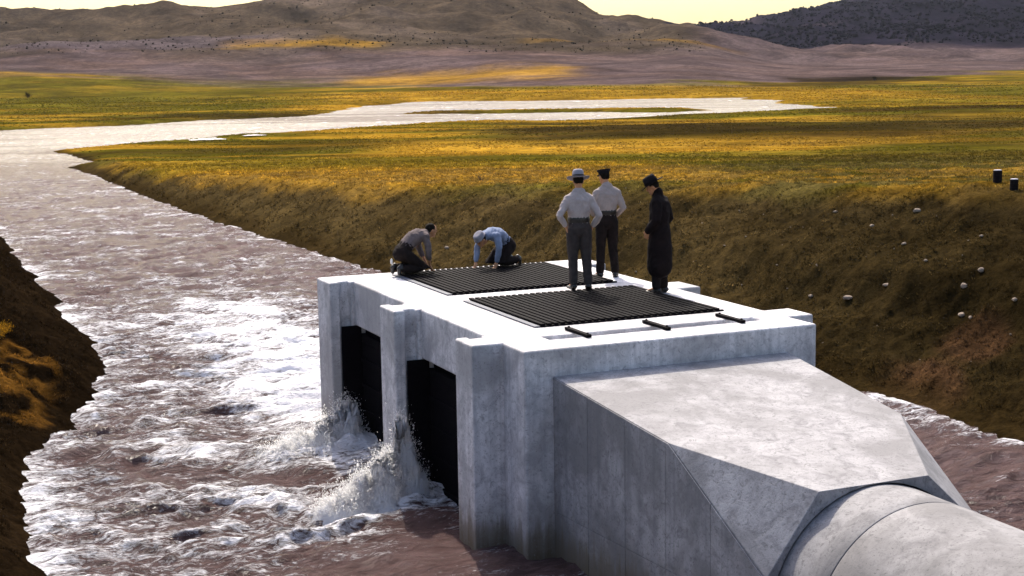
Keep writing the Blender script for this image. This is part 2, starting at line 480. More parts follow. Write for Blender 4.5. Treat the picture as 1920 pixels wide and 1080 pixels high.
OLIVE = np.array((.072, .059, .006)); GOLD = np.array((.27, .145, .014)); DARK = np.array((.022, .014, .005))
SOIL = np.array((.013, .008, .004)); BANKC = np.array((.050, .034, .013)); PURP = np.array((.066, .046, .050)); RED = np.array((.10, .05, .026))
HILLC = np.array((.050, .036, .022)); HILLD = np.array((.0095, .0078, .014))
def ground_colour(u, v, z, d, land):
    X, D = to_XD(u, v)
    xb = hill_bearing(X, D)
    n1 = fbm(X * .012, D * .03, 4, 71); n2 = fbm(X * .05, D * .12, 4, 73); n3 = fbm(u * .5, v * .5, 4, 75)
    lf = np.clip(D, 20, 400) ** .5
    n4 = fbm(X / lf * .25, np.log(np.maximum(D, 5)) * 10, 5, 77)
    c = np.repeat(OLIVE[None], len(u), 0).astype(float)
    def over(c, k, a):
        a = np.clip(a, 0, 1)[:, None]
        return c * (1 - a) + k[None] * a
    # meadow: gold/olive
    g = sstep(-.12, .3, n4 * 1.4 + n2 * .5 + n1 * .3)
    c = over(c, GOLD, g * .75 * (1 - .5 * sstep(15, 60, X)))  # less gold to the right: more olive, and vignette darkening painted in
    c = over(c, np.array((.045, .030, .006)), sstep(.0, .35, fbm(X * .03 + 9, D * .09, 4, 79)) * .7)
    def patch(c, X0, D0, rX, rD, k, s, jag=.35):
        r = np.sqrt(((X - X0) / rX) ** 2 + ((D - D0) / rD) ** 2) + n2 * jag + n3 * .12 * (D < 150)
        return over(c, k, s * (1 - sstep(.7, 1.05, r)))
    def band(c, x0, x1, D0, D1, k, s):
        a = sstep(x0 - .08 * abs(x1 - x0) - 1, x0 + .08 * abs(x1 - x0) + 1, X + n1 * 8) * (1 - sstep(x1 - .08 * abs(x1 - x0) - 1, x1 + .08 * abs(x1 - x0) + 1, X + n1 * 8))
        w = (D1 - D0) * .42; DD = D + n2 * (D1 - D0) * .5
        return over(c, k, s * a * sstep(D0 - w, D0 + w, DD) * (1 - sstep(D1 - w, D1 + w, DD)))
    c = band(c, -20, 60, 80, 101, OLIVE * .95, .75)
    c = band(c, -18, 8, 52, 78, GOLD, .95)
    c = band(c, -12, 24, 100, 122, GOLD * 1.05, .85)
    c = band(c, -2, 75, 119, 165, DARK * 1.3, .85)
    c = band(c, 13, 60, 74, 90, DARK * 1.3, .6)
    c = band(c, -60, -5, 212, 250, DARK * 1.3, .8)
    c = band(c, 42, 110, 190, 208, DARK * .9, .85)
    c = band(c, -140, -45, 250, 430, OLIVE * .95, .6)
    c = band(c, -40, 90, 260, 400, GOLD * .9, .6)
    # purple plain
    c = over(c, PURP, sstep(400, 440, D + n1 * 70 - .75 * np.abs(X - 30)) * .9)
    c = band(c, -62, 25, 520, 600, GOLD * .85, .8)
    c = band(c, -260, -60, 380, 560, OLIVE * .9, .75)
    c = band(c, 95, 135, 455, 520, DARK * .6, .9)
    c = band(c, 70, 110, 420, 455, DARK * 1.1, .7)
    # hill sides
    hs = sstep(690, 760, D + n1 * 60) * (1 - sstep(1270, 1360, xb))
    hc = HILLC * 1.0
    c = over(c, hc, hs * .9)
    c = over(c, np.array((.075, .055, .042)), hs * sstep(.05, .35, fbm(u * .01, v * .01, 4, 81)) * .7)
    c = band(c, -145, -62, 742, 768, GOLD * .7, .8)
    c = band(c, 10, 120, 775, 800, GOLD * .5, .5)
    c = patch(c, -190, 765, 85, 40, np.array((.068, .054, .066)), .5)
    isB = (xb > 1250) & (D > 885)
    c = over(c, HILLD, isB * sstep(890, 960, D + (xb - 1400) * .1 + n1 * 30))
    c = over(c, np.array((.055, .040, .048)), isB * sstep(.1, .45, fbm(u * .008 + 4, v * .008, 4, 83)) * .55 * (xb < 1600))
    # bank faces
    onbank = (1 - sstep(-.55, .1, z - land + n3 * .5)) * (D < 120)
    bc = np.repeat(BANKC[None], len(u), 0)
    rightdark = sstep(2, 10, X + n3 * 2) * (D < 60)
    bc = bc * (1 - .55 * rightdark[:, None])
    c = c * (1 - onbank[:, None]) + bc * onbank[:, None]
    crestd = np.exp(-((z - land) / .5) ** 2) * (D < 75) * (u > 5)
    c = over(c, np.array((.062, .044, .020)), crestd * .6 * sstep(-.2, .3, n3 + .15))
    c = over(c, SOIL, sstep(9, 17, X) * (D < 48) * .55 * (u > 5))
    c = patch(c, 7.2, 25.6, 1.2, 2.0, RED * .8, .7, .8)
    c = patch(c, 8.5, 26.5, 1.0, 1.6, RED * .6, .6, .8)
    c = over(c, DARK, (1 - sstep(.1, 1.1, d + n3 * .5)) * (D < 130) * .85)
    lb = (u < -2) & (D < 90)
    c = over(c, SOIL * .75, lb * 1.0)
    # low golden brush on the left bank
    r = np.sqrt(((u + 5.6) / 1.7) ** 2 + ((v - 11.6) / 2.6) ** 2) + n3 * .6
    c = over(c, np.array((.12, .055, .010)), (1 - sstep(.6, 1.05, r)) * .95 * sstep(-.15, .25, fbm(u * 2.2, v * 2.2, 3, 87)))
    return np.clip(c, .002, .9)
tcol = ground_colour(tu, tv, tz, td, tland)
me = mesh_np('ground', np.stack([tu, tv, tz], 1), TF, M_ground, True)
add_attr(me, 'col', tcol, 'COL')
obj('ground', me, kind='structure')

# ---------------------------------------------------------------- river
wrows = geo_rows([(10, 16.5, 40, 'l'), (16.5, 34, 420, 'g'), (34, 90, 240, 'g'), (90, 420, 200, 'g')])
wcols = np.linspace(-1, 1, 761)
wu, wv, WF = fan(wrows, wcols, lambda D: 4.5 + .385 * D)
wd = shore_dist(wu, wv)
def water_height(u, v):
    X, D = to_XD(u, v)
    # warp so that crests bend
    a = fbm(u * .3, v * .3, 2, 101) * .8; b = fbm(u * .3 + 9, v * .3, 2, 103) * .8
    U = u + a; V = v + b
    near = np.exp(-np.maximum(v - 12, 0) / 35) * np.clip(1.15 - np.maximum(u - 4, 0) * .12, .3, 1.2)
    h = (ridged(U * .34, V * .95, 2, 105) - .45) * .15 + fbm(U * .9, V * 2.0, 3, 106) * .10
    h = h + (ridged(U * 1.0, V * 2.3, 2, 107) - .45) * .06
    h = h + fbm(U * 3.0, V * 6.0, 2, 109) * .035
    amp = .50 + .50 * near
    return h * amp, amp
h, amp = water_height(wu, wv)
wX, wDp = to_XD(wu, wv)
def seg_d(u, v, pts):
    best = np.full(u.shape, 1e9); tt = np.zeros(u.shape); L = 0
    for (ax, ay), (bx, by) in zip(pts[:-1], pts[1:]):
        ex, ey = bx - ax, by - ay; l = math.hypot(ex, ey)
        t = np.clip(((u - ax) * ex + (v - ay) * ey) / (l * l), 0, 1)
        dd = np.hypot(u - ax - ex * t, v - ay - ey * t)
        m = dd < best; best = np.where(m, dd, best); tt = np.where(m, L + t * l, tt); L += l
    return best, tt
R1 = [(-.2, 6.4), (-.8, 6.1), (-1.4, 6.3), (-2.4, 7.0), (-3.7, 8.0)]
R2 = [(-.55, 3.2), (-1.0, 3.05), (-2.0, 3.3), (-2.9, 4.7), (-4.4, 4.4)]
wob = fbm(wu * 1.3, wv * 1.3, 3, 111) * .45
d1, t1 = seg_d(wu + wob, wv + wob, R1); d2, t2 = seg_d(wu + wob, wv - wob, R2)
j1 = np.exp(-(d1 / .55) ** 2) * np.exp(-t1 / 3.2); j2 = np.exp(-(d2 / .5) ** 2) * np.exp(-t2 / 3.2)
turb = ridged(wu * 2.2, wv * 2.6, 4, 113)
h = h + (j1 + j2) * (.17 + .10 * fbm(wu * 2.6, wv * 3.0, 3, 114))
# calm shadowed pool in front of the near pier
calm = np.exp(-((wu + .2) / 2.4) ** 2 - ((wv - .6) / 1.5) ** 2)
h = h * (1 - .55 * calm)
fn = fbm(wu * .9 + wob, wv * 1.7, 4, 115); fl = fbm(wu * .16, wv * .22, 3, 117)
dens = .56 + fl * .34 + .13 * np.exp(-np.maximum(wv - 10, 0) / 8)
dens = dens + .50 * np.exp(-(((wu - 1.2) / 2.0) ** 2 + ((wv - 15.5) / 7.5) ** 2))
dens = dens + .35 * np.exp(-(((wu + .3) / 1.1) ** 2 + ((wv - 9.5) / 2.6) ** 2))
dens = dens + .50 * np.maximum(j1, j2) + .10 * np.exp(-((wv - 45) / 25) ** 2)
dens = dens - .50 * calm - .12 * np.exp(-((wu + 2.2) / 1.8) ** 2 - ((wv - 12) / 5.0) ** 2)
dens = dens + .20 * np.exp(-((wu - 9.2) / 1.2) ** 2 - ((wv - 4.5) / 2.5) ** 2)
dens = dens - .25 * np.exp(-((wu - 8) / 3) ** 2 - ((wv + 1) / 3.5) ** 2)
dens = dens - .26 * sstep(5.5, 7.5, wu) * (1 - sstep(9, 14, wv)) * (1 - .9 * np.exp(-((wu - 9.1) / .9) ** 2 - ((wv - 4.3) / 1.3) ** 2))
dens = dens + .30 * fbm(wX * .03, wDp * .10, 4, 118) * sstep(80, 110, wv) - .10 * (wv > 95) - .16 * sstep(20, 32, wv)
hn = h / (.12 * amp + 1e-6)
foam = dens * .62 + .16 * np.clip(hn, -1.5, 1.5) * .6 + fn * .34
edge = np.exp(-(np.maximum(-wd, 0) / .35) ** 2) * (wv < 90)
foam = foam + edge * .12
wz = ZW + h * np.clip(-wd / .5 + .35, .25, 1)
keepv = wd < 1.3
Fk = WF[keepv[WF].all(1)]
used = np.unique(Fk); remap = -np.ones(len(wu), np.int64); remap[used] = np.arange(len(used))
me = mesh_np('river', np.stack([wu, wv, wz], 1)[used], remap[Fk], M_water, True)
add_attr(me, 'gloss', (.03 + .10 * np.exp(-np.maximum(wv - 8, 0) / 12) + .24 * sstep(85, 130, wv) * sstep(-.35, .25, fbm(wX * .02, wDp * .12, 4, 119)))[used]); add_attr(me, 'foam', foam[used]); add_attr(me, 'chop', np.clip(amp[used] * (1 - .3 * calm[used]), .25, 1.1))
obj('river', me, kind='structure')

# shallow ponds left on the meadow beside the river bend
def pond(cx, cy, rx, ry, lab):
    a = np.linspace(0, 2 * np.pi, 40, endpoint=False)
    r = 1 + .25 * np.sin(a * 3 + cx) + .12 * np.sin(a * 7 + cy)
    X0, D0 = to_XD(cx, cy)
    u, v = from_XD(X0 + rx * r * np.cos(a), D0 + ry * r * np.sin(a))
    z = float(terrain(np.array([cx]), np.array([cy]))[0][0]) + .10
    V = np.vstack([[cx, cy, z], np.stack([u, v, np.full(40, z)], 1)])
    F = np.array([(0, 1 + i, 1 + (i + 1) % 40) for i in range(40)])
    me = mesh_np('pond', V, F, M_water)
    add_attr(me, 'gloss', np.full(41, .6))
    add_attr(me, 'foam', np.full(41, .42)); add_attr(me, 'chop', np.full(41, .3))
    obj('pond', me, kind='structure')
pond(21.3, 125.3 - 2.5, 1.5, 2.6, '')
pond(27.0, 128.2, 1.0, 1.6, '')

# ---------------------------------------------------------------- grass (uncountable)
def blades(name, pu, pv, size, width, lean, colr, mat=M_grass, nb=3):
    n = len(pu)
    z, d, land = terrain(pu, pv)
    V = []; Cc = []
    base = np.stack([pu, pv, z - .02], 1)
    vs, fs = [], []
    for k in range(nb):
        a = rng.random(n) * 2 * np.pi; s = size * (.55 + .8 * rng.random(n))
        off = (rng.random((n, 2)) - .5) * (size * .9)[:, None]
        b = base.copy(); b[:, :2] += off
        side = np.stack([np.cos(a), np.sin(a), np.zeros(n)], 1) * (width * (.6 + .8 * rng.random(n)))[:, None]
        la = rng.random(n) * 2 * np.pi; ln = lean * rng.random(n) * s
        tip = b + np.stack([np.cos(la) * ln, np.sin(la) * ln, s], 1)
        vs.append(np.stack([b - side, b + side, tip], 1).reshape(-1, 3))
        Cc.append(np.repeat(colr * (.55 + .9 * rng.random(n))[:, None], 3, 0))
    V = np.vstack(vs); Cc = np.vstack(Cc)
    F = np.arange(len(V)).reshape(-1, 3)
    me = mesh_np(name, V, F, mat)
    add_attr(me, 'col', np.clip(Cc, 0, 1), 'COL')
    return me

def scatter(n, D0, D1, margin=1.15, pw=1.4):
    t = rng.random(n)
    D = (D0 ** (-pw + 1) + t * (D1 ** (-pw + 1) - D0 ** (-pw + 1))) ** (1 / (1 - pw)) if pw != 1 else D0 * (D1 / D0) ** t
    X = (rng.random(n) * 2 - 1) * (.35 * D * margin + 1.5)
    return from_XD(X, D)

pu, pv = scatter(230000, 17, 90, pw=1.25)
z, d, land = terrain(pu, pv)
X, D = to_XD(pu, pv)
cl = fbm(pu * .9, pv * .9, 3, 121) + fbm(pu * 3, pv * 3, 2, 123) * .6
keep = (d > .25) & (cl > -.12) & (D > 16)
pu, pv = pu[keep], pv[keep]
z, d, land = terrain(pu, pv)
q_ = fbm(pu * 1.6, pv * 1.6, 3, 125)
cc = ground_colour(pu, pv, z, d, land) * np.where(q_ > .30, 2.6, np.where(q_ > .12, 1.6, .9))[:, None]
cc = cc * (1 + .5 * (rng.random(len(cc)) > .93))[:, None]
X, D = to_XD(pu, pv)
me = blades('grass', pu, pv, .028 + .0009 * D, .005 + .00030 * D, 1.8, cc * 1.3, nb=3)
obj('grass', me, label='short dry grass and weeds on the banks and nearer meadow', cat='grass', kind='stuff')

pu, pv = scatter(90000, 85, 420, pw=1.25)
z, d, land = terrain(pu, pv)
keep = (d > 1.0) & (fbm(pu * .12, pv * .12, 3, 127) > -.1)
pu, pv = pu[keep], pv[keep]
z, d, land = terrain(pu, pv); X, D = to_XD(pu, pv)
cc = ground_colour(pu, pv, z, d, land) * 1.15
me = blades('meadow_grass', pu, pv, .03 + .0004 * D, .02 + .0008 * D, 1.5, cc * 1.35, nb=2)
obj('meadow_grass', me, label='golden and olive meadow grass round the river bend', cat='grass', kind='stuff')

# ---------------------------------------------------------------- scrub on the hills (uncountable)
def lump_template(k):
    bm = bmesh.new(); bmesh.ops.create_icosphere(bm, subdivisions=1, radius=1)
    r = random.Random(k)
    V = np.array([[v.co.x * r.uniform(.6, 1.25), v.co.y * r.uniform(.6, 1.25), max(v.co.z, -.35) * r.uniform(.7, 1.4)] for v in bm.verts])
    bm.verts.ensure_lookup_table()
    F = np.array([[v.index for v in f.verts] for f in bm.faces]); bm.free()
    return V, F
def lumps(name, pu, pv, size, colr, mat=M_scrub):
    z, d, land = terrain(pu, pv)
    Vs, Fs, Cs = [], [], []; off = 0
    T = [lump_template(k) for k in range(8)]
    for k in range(8):
        sel = np.arange(len(pu)) % 8 == k
        n = sel.sum()
        if n == 0: continue
        V0, F0 = T[k]
        a = rng.random(n) * 2 * np.pi; s = size[sel]
        x = V0[None, :, 0] * np.cos(a)[:, None] - V0[None, :, 1] * np.sin(a)[:, None]
        y = V0[None, :, 0] * np.sin(a)[:, None] + V0[None, :, 1] * np.cos(a)[:, None]
        V = np.stack([x * s[:, None] + pu[sel][:, None], y * s[:, None] + pv[sel][:, None], V0[None, :, 2] * s[:, None] * (.7 + .5 * rng.random(n))[:, None] + z[sel][:, None] + s[:, None] * .25], -1)
        m = len(V0)
        Vs.append(V.reshape(-1, 3)); Fs.append((F0[None] + (np.arange(n) * m)[:, None, None] + off).reshape(-1, 3)); off += n * m
        Cs.append(np.repeat(colr[sel], m, 0) * (.7 + .6 * rng.random(n * m))[:, None])
    me = mesh_np(name, np.vstack(Vs), np.vstack(Fs), mat)
    add_attr(me, 'col', np.clip(np.vstack(Cs), 0, 1), 'COL')
    return me
# right, dark wooded range
n = 16000
D = 905 + 825 * rng.random(n) ** .9; xb = 1300 + 750 * rng.random(n)
X = (xb - 960) / FOC * D
keep = (fbm(X * .02, D * .02, 3, 131) > -.15)
pu, pv = from_XD(X[keep], D[keep]); n = len(pu)
cc = np.array([(.008, .0065, .011)]) * (.6 + .9 * rng.random(n))[:, None]
obj('hillside_woodland', lumps('hillside_woodland', pu, pv, .7 + 1.2 * rng.random(n) ** 3, cc), label='dark juniper woodland covering the right-hand mountain', cat='woodland', kind='stuff')
# left, sparse scrub
n = 6000
D = 720 + 470 * rng.random(n); xb = -60 + 1380 * rng.random(n)
X = (xb - 960) / FOC * D
keep = fbm(X * .015, D * .01, 3, 133) > -.12
pu, pv = from_XD(X[keep], D[keep]); n = len(pu)
cc = np.array([(.034, .026, .015)]) * (.6 + .9 * rng.random(n))[:, None]
obj('hillside_scrub', lumps('hillside_scrub', pu, pv, .22 + .55 * rng.random(n) ** 5, cc), label='sparse low scrub dotted over the tan left-hand hill', cat='scrub', kind='stuff')

# ---------------------------------------------------------------- concrete outlet structure
W, P_ = 4.18, .41
LB = 7.66
OUT = empty('concrete_outlet', (W / 2, LB / 2, -3.2), label='pale concrete outlet box with two dark grates on its deck, standing in the river', cat='outlet structure')
OX = Vector(OUT.location)

us = sorted({-P_, -.24, -.06, 0, .38, .62, .85, 3.62, 3.75, 3.80, W, W + P_})
vs = sorted({0, .60, .85, .663, 1.262, 1.48, 4.03, 3.661, 4.328, 4.70, 6.90, 7.30, LB, 1.142, 3.781, 4.21, 7.02})
zs = sorted({-3.3, -.72, -.34, -.07, 0})
PIERS = [(.663, 1.262), (3.661, 4.328), (6.90, LB)]
def label_at(u, v, z):
    inW = 0 < u < W and 0 < v < LB
    for i, (a, b) in enumerate(PIERS):
        if a < v < b and -P_ < u < 0:
            if -.24 < u < -.06 and ((i > 0 and v < a + .12) or (i < 2 and v > b - .12)) : return 0
            return 1 + i
        if a < v < b and 0 < u < .38 and z < -.72: return 1 + i
        if a < v < b and W < u < W + P_: return 4 + i
    if not inW: return 0
    if z > -.72:
        if .85 < u < 3.62 and (1.48 < v < 4.03 or 4.70 < v < 7.30): return 0
        if .62 < u < 3.75 and .60 < v < .85 and z > -.07: return 0
        return 7
    if v < .663 : return 8
    if v > 7.30: return 9
    if u > 3.80: return 10
    return 0
cu = [(a + b) / 2 for a, b in zip(us[:-1], us[1:])]; cv = [(a + b) / 2 for a, b in zip(vs[:-1], vs[1:])]; cz = [(a + b) / 2 for a, b in zip(zs[:-1], zs[1:])]
G = np.zeros((len(cu) + 2, len(cv) + 2, len(cz) + 2), int)
for i, u in enumerate(cu):
    for j, v in enumerate(cv):
        for k, z in enumerate(cz):
            G[i + 1, j + 1, k + 1] = label_at(u, v, z)
parts = {1: ('pier', None), 2: ('pier', None), 3: ('pier', None), 4: ('pier', None), 5: ('pier', None), 6: ('pier', None), 7: ('deck_slab', 'white sunlit deck slab'), 8: ('front_wall', None), 9: ('back_wall', None), 10: ('side_wall', None)}
def finish(bm, name, mat, parent, bevel=0.0, seg=2, label=None, smooth=False, ang=30):
    me = bpy.data.meshes.new(name); bm.to_mesh(me); bm.free()
    if mat: me.materials.append(mat)
    o = bpy.data.objects.new(name, me)
    COL.objects.link(o)
    if parent is not None:
        o.parent = parent
        # geometry is given in world coordinates, the parent only sits at the thing's base
        o.matrix_parent_inverse = parent.matrix_basis.inverted()
    if bevel:
        b = o.modifiers.new('Bevel', 'BEVEL'); b.width = bevel; b.segments = seg; b.limit_method = 'ANGLE'; b.angle_limit = R_(ang); b.harden_normals = False
    if smooth:
        for p in me.polygons: p.use_smooth = True
    if label: o['label'] = label
    return o
DIRS = [((1, 0, 0), [(1, 0, 0), (1, 1, 0), (1, 1, 1), (1, 0, 1)]), ((-1, 0, 0), [(0, 0, 0), (0, 0, 1), (0, 1, 1), (0, 1, 0)]),
        ((0, 1, 0), [(0, 1, 0), (0, 1, 1), (1, 1, 1), (1, 1, 0)]), ((0, -1, 0), [(0, 0, 0), (1, 0, 0), (1, 0, 1), (0, 0, 1)]),
        ((0, 0, 1), [(0, 0, 1), (1, 0, 1), (1, 1, 1), (0, 1, 1)]), ((0, 0, -1), [(0, 0, 0), (0, 1, 0), (1, 1, 0), (1, 0, 0)])]
for lab, (nm, lb) in parts.items():
    bm = bmesh.new(); vd = {}
    def gv(i, j, k):
        key = (i, j, k)
        if key not in vd: vd[key] = bm.verts.new((us[i], vs[j], zs[k]))
        return vd[key]
    for i in range(len(cu)):
        for j in range(len(cv)):
            for k in range(len(cz)):
                if G[i + 1, j + 1, k + 1] != lab: continue
                for (dx, dy, dz), q in DIRS:
                    if G[i + 1 + dx, j + 1 + dy, k + 1 + dz] == 0:
                        try: bm.faces.new([gv(i + a, j + b, k + c) for a, b, c in q])
                        except ValueError: pass
    bmesh.ops.recalc_face_normals(bm, faces=[]) if False else None
    finish(bm, nm, M_conc, OUT, .030, 3, lb)

def box(bm, x0, x1, y0, y1, z0, z1):
    v = [bm.verts.new(p) for p in ((x0, y0, z0), (x1, y0, z0), (x1, y1, z0), (x0, y1, z0), (x0, y0, z1), (x1, y0, z1), (x1, y1, z1), (x0, y1, z1))]
    for f in ((0, 3, 2, 1), (4, 5, 6, 7), (0, 1, 5, 4), (1, 2, 6, 5), (2, 3, 7, 6), (3, 0, 4, 7)): bm.faces.new([v[i] for i in f])
    return v

# gate beams, plus sheets and linings added to blacken the two openings
for a, b in ((1.262, 3.661), (4.328, 6.90)):
    bm = bmesh.new(); box(bm, .10, .17, a + .003, b - .003, -1.0, -.86); box(bm, .17, .21, a + .003, b - .003, -1.0, -.74)
    finish(bm, 'gate_beam', M_steel, OUT, .006)
for a, b in ((1.262, 3.661), (4.328, 6.90)):
    bm = bmesh.new(); box(bm, .10, .155, a + .003, b - .003, -3.25, -1.003)  # black panel standing in for the dark interior
    for q in np.arange(-3.0, -1.1, .42): box(bm, .07, .099, a + .003, b - .003, q, q + .07)
    finish(bm, 'dark_sheet', M_steel, OUT)
    bm = bmesh.new(); box(bm, -.235, .099, b - .022, b - .003, -3.25, -.724)  # lining added to blacken the pier face below the lintel
    finish(bm, 'dark_lining', M_steel, OUT)
bm = bmesh.new(); box(bm, .85, 3.62, 4.04, 4.69, -3.3, -.725)  # divider coloured near black so the chamber reads dark
finish(bm, 'divider_wall', M_steel, OUT)

# trash grates: bars running front to back, proud of the deck
def grate(u0, u1, v0, v1, lab, n):
    g = empty('steel_grate', ((u0 + u1) / 2, (v0 + v1) / 2, -.1), label=lab, cat='grate', group='steel grates on the outlet deck')
    bm = bmesh.new(); w = .030
    L = v1 - v0 + .10
    v = []
    # T-headed bar
    prof = [(-w, .045), (w, .045), (w, .020), (.010, .010), (.010, -.085), (-.010, -.085), (-.010, .010), (-w, .020)]
    rings = []
    for y in (-L / 2, L / 2):
        rings.append([bm.verts.new((x, y, z)) for x, z in prof])
    k = len(prof)
    for i in range(k): bm.faces.new((rings[0][i], rings[0][(i + 1) % k], rings[1][(i + 1) % k], rings[1][i]))
    bm.faces.new(rings[0][::-1]); bm.faces.new(rings[1])
    bmesh.ops.recalc_face_normals(bm, faces=bm.faces)
    me = bpy.data.meshes.new('bar'); bm.to_mesh(me); bm.free(); me.materials.append(M_steel)
    for i in range(n):
        x = u0 + .045 + (u1 - u0 - .09) * i / (n - 1)
        o = bpy.data.objects.new('bar', me); COL.objects.link(o); o.parent = g
        o.location = (x - g.location.x, 0, .1); o.rotation_euler = (0, 0, random.uniform(-.002, .002))
    for y in np.linspace(v0 + .25, v1 - .25, 4):
        bm = bmesh.new(); box(bm, u0 + .01, u1 - .01, y - .03, y + .03, -.13, -.088)
        finish(bm, 'cross_beam', M_steel, g)
    for x0, x1, y0, y1 in ((u0 - .085, u0 - .003, v0 - .06, v1 + .02), (u0 - .003, u1 + .05, v0 - .06, v0 - .01)):
        bm = bmesh.new(); box(bm, x0, x1, y0, y1, -.02, .020)
        finish(bm, 'edge_angle', M_frame if x1 < u0 else M_steel, g)
    return g
grate(.87, 3.61, 1.52, 4.00, 'dark steel bar grate nearer the sloping block, below the man in the pale hat', 28)
grate(.87, 3.61, 4.74, 7.26, 'dark steel bar grate farther back, where two men are kneeling', 28)

# short steel straps across the slot in the front of the deck
for x, lab in ((1.095, 'leftmost of three short dark straps across the deck slot'), (2.23, 'middle of three short dark straps across the deck slot'), (3.35, 'rightmost of three short dark straps across the deck slot')):
    bm = bmesh.new(); box(bm, x - .035, x + .035, .46, 1.12, .004, .045)
    for yy in (.51, 1.06): bmesh.ops.create_cone(bm, cap_ends=True, segments=8, radius1=.016, radius2=.016, depth=.02, matrix=Matrix.Translation((x, yy, .053)))
    o = finish(bm, 'strap', M_steel, OUT, .006); o['label'] = lab

# ---------------------------------------------------------------- transition block and pipe
TR = empty('transition_block', (2.0, -2.1, -3.3), label='sloping concrete transition block joining the outlet box to the round pipe', cat='conduit transition')
ul = lambda v: .38 + .0762 * -v
ur = lambda v: 3.74 - .060 * -v
zt = lambda v: -.34 - .1095 * -v
VE, VC = -4.2, -2.5
TL0, TR0 = (ul(0), 0, zt(0)), (ur(0), 0, zt(0))
T3L, T3R = (ul(VC), VC, zt(VC)), (ur(VC), VC, zt(VC))
ETL, ETR = (1.30, VE, zt(VE)), (2.62, VE, zt(VE))
EL, ER = (ul(VE), VE, -1.60), (ur(VE), VE, -1.60)
ZB = -3.3
PC, PR = (1.99, -2.05), 1.225
def poly_slab(pts, th, inward, name, mat, parent, bev=.010, label=None):
    bm = bmesh.new()
    a = [bm.verts.new(p) for p in pts]; i_ = Vector(inward) * th
    b = [bm.verts.new(Vector(p) + i_) for p in pts]
    bm.faces.new(a); bm.faces.new(b[::-1])
    n = len(pts)
    for k in range(n): bm.faces.new((a[k], b[k], b[(k + 1) % n], a[(k + 1) % n]))
    bmesh.ops.recalc_face_normals(bm, faces=bm.faces)
    return finish(bm, name, mat, parent, bev, 2, label)
# solid hull with all sloping planes
bm = bmesh.new()
vv = {k: bm.verts.new(p) for k, p in dict(TL0=TL0, TR0=TR0, T3L=T3L, T3R=T3R, ETL=ETL, ETR=ETR, EL=EL, ER=ER, BL0=(ul(0), 0, ZB), BR0=(ur(0), 0, ZB), BLE=(ul(VE), VE, ZB), BRE=(ur(VE), VE, ZB)).items()}
f = lambda *k: bm.faces.new([vv[i] for i in k])
f('TL0', 'T3L', 'ETL', 'ETR', 'T3R', 'TR0'); f('T3L', 'EL', 'ETL'); f('T3R', 'ETR', 'ER')
f('TR0', 'T3R', 'ER', 'BRE', 'BR0')
f('TL0', 'BL0', 'BLE', 'EL', 'T3L')
# end face with a round hole
outer = [vv['EL'], vv['ETL'], vv['ETR'], vv['ER'], vv['BRE'], vv['BLE']]
NH = 48
ringv = [bm.verts.new((PC[0] + (PR + .018) * math.cos(a), VE, PC[1] + (PR + .018) * math.sin(a))) for a in [2 * math.pi * i / NH for i in range(NH)]]
ring2 = [bm.verts.new((v.co.x, VE + .25, v.co.z)) for v in ringv]
ed = []
for i in range(6):
    a, b = outer[i], outer[(i + 1) % 6]
    ed.append(bm.edges.get((a, b)) or bm.edges.new((a, b)))
for i in range(NH):
    ed.append(bm.edges.new((ringv[i], ringv[(i + 1) % NH])))
bmesh.ops.triangle_fill(bm, use_beauty=True, use_dissolve=False, edges=ed)
for i in range(NH): bm.faces.new((ringv[i], ringv[(i + 1) % NH], ring2[(i + 1) % NH], ring2[i]))
bmesh.ops.recalc_face_normals(bm, faces=bm.faces)
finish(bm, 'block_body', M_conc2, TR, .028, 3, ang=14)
# formwork panels standing a finger proud on the side walls
def clip(poly, ax, c, keep_less):
    out = []
    for i in range(len(poly)):
        p, q = poly[i], poly[(i + 1) % len(poly)]
        ip = (p[ax] <= c) == keep_less; iq = (q[ax] <= c) == keep_less
        if ip: out.append(p)
        if ip != iq:
            t = (c - p[ax]) / (q[ax] - p[ax]); out.append((p[0] + t * (q[0] - p[0]), p[1] + t * (q[1] - p[1])))
    return out
def side_panels(ufun, zEnd, sgn):
    full = [(0 - .012, zt(0) - .012), (VC, zt(VC) - .012), (VE + .012, -1.60 - .02), (VE + .012, ZB), (-.012, ZB)]
    vb = [-.0, -.82, -1.64, -2.46, -3.28, -4.2]; zb = [-.2, -2.02, -3.3]
    for i in range(len(vb) - 1):
        for j in range(2):
            g = .0035
            q = clip(full, 0, vb[i] - g, True); q = clip(q, 0, vb[i + 1] + g, False) if q else q
            q = clip(q, 1, zb[j] - g, True) if q else q; q = clip(q, 1, zb[j + 1] + g, False) if q else q
            if len(q) < 3: continue
            pts = [(ufun(p[0]) + sgn * .012, p[0], p[1]) for p in q]
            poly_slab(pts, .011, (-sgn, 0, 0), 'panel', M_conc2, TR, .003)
side_panels(ul, -1.6, -1); side_panels(ur, -1.6, 1)

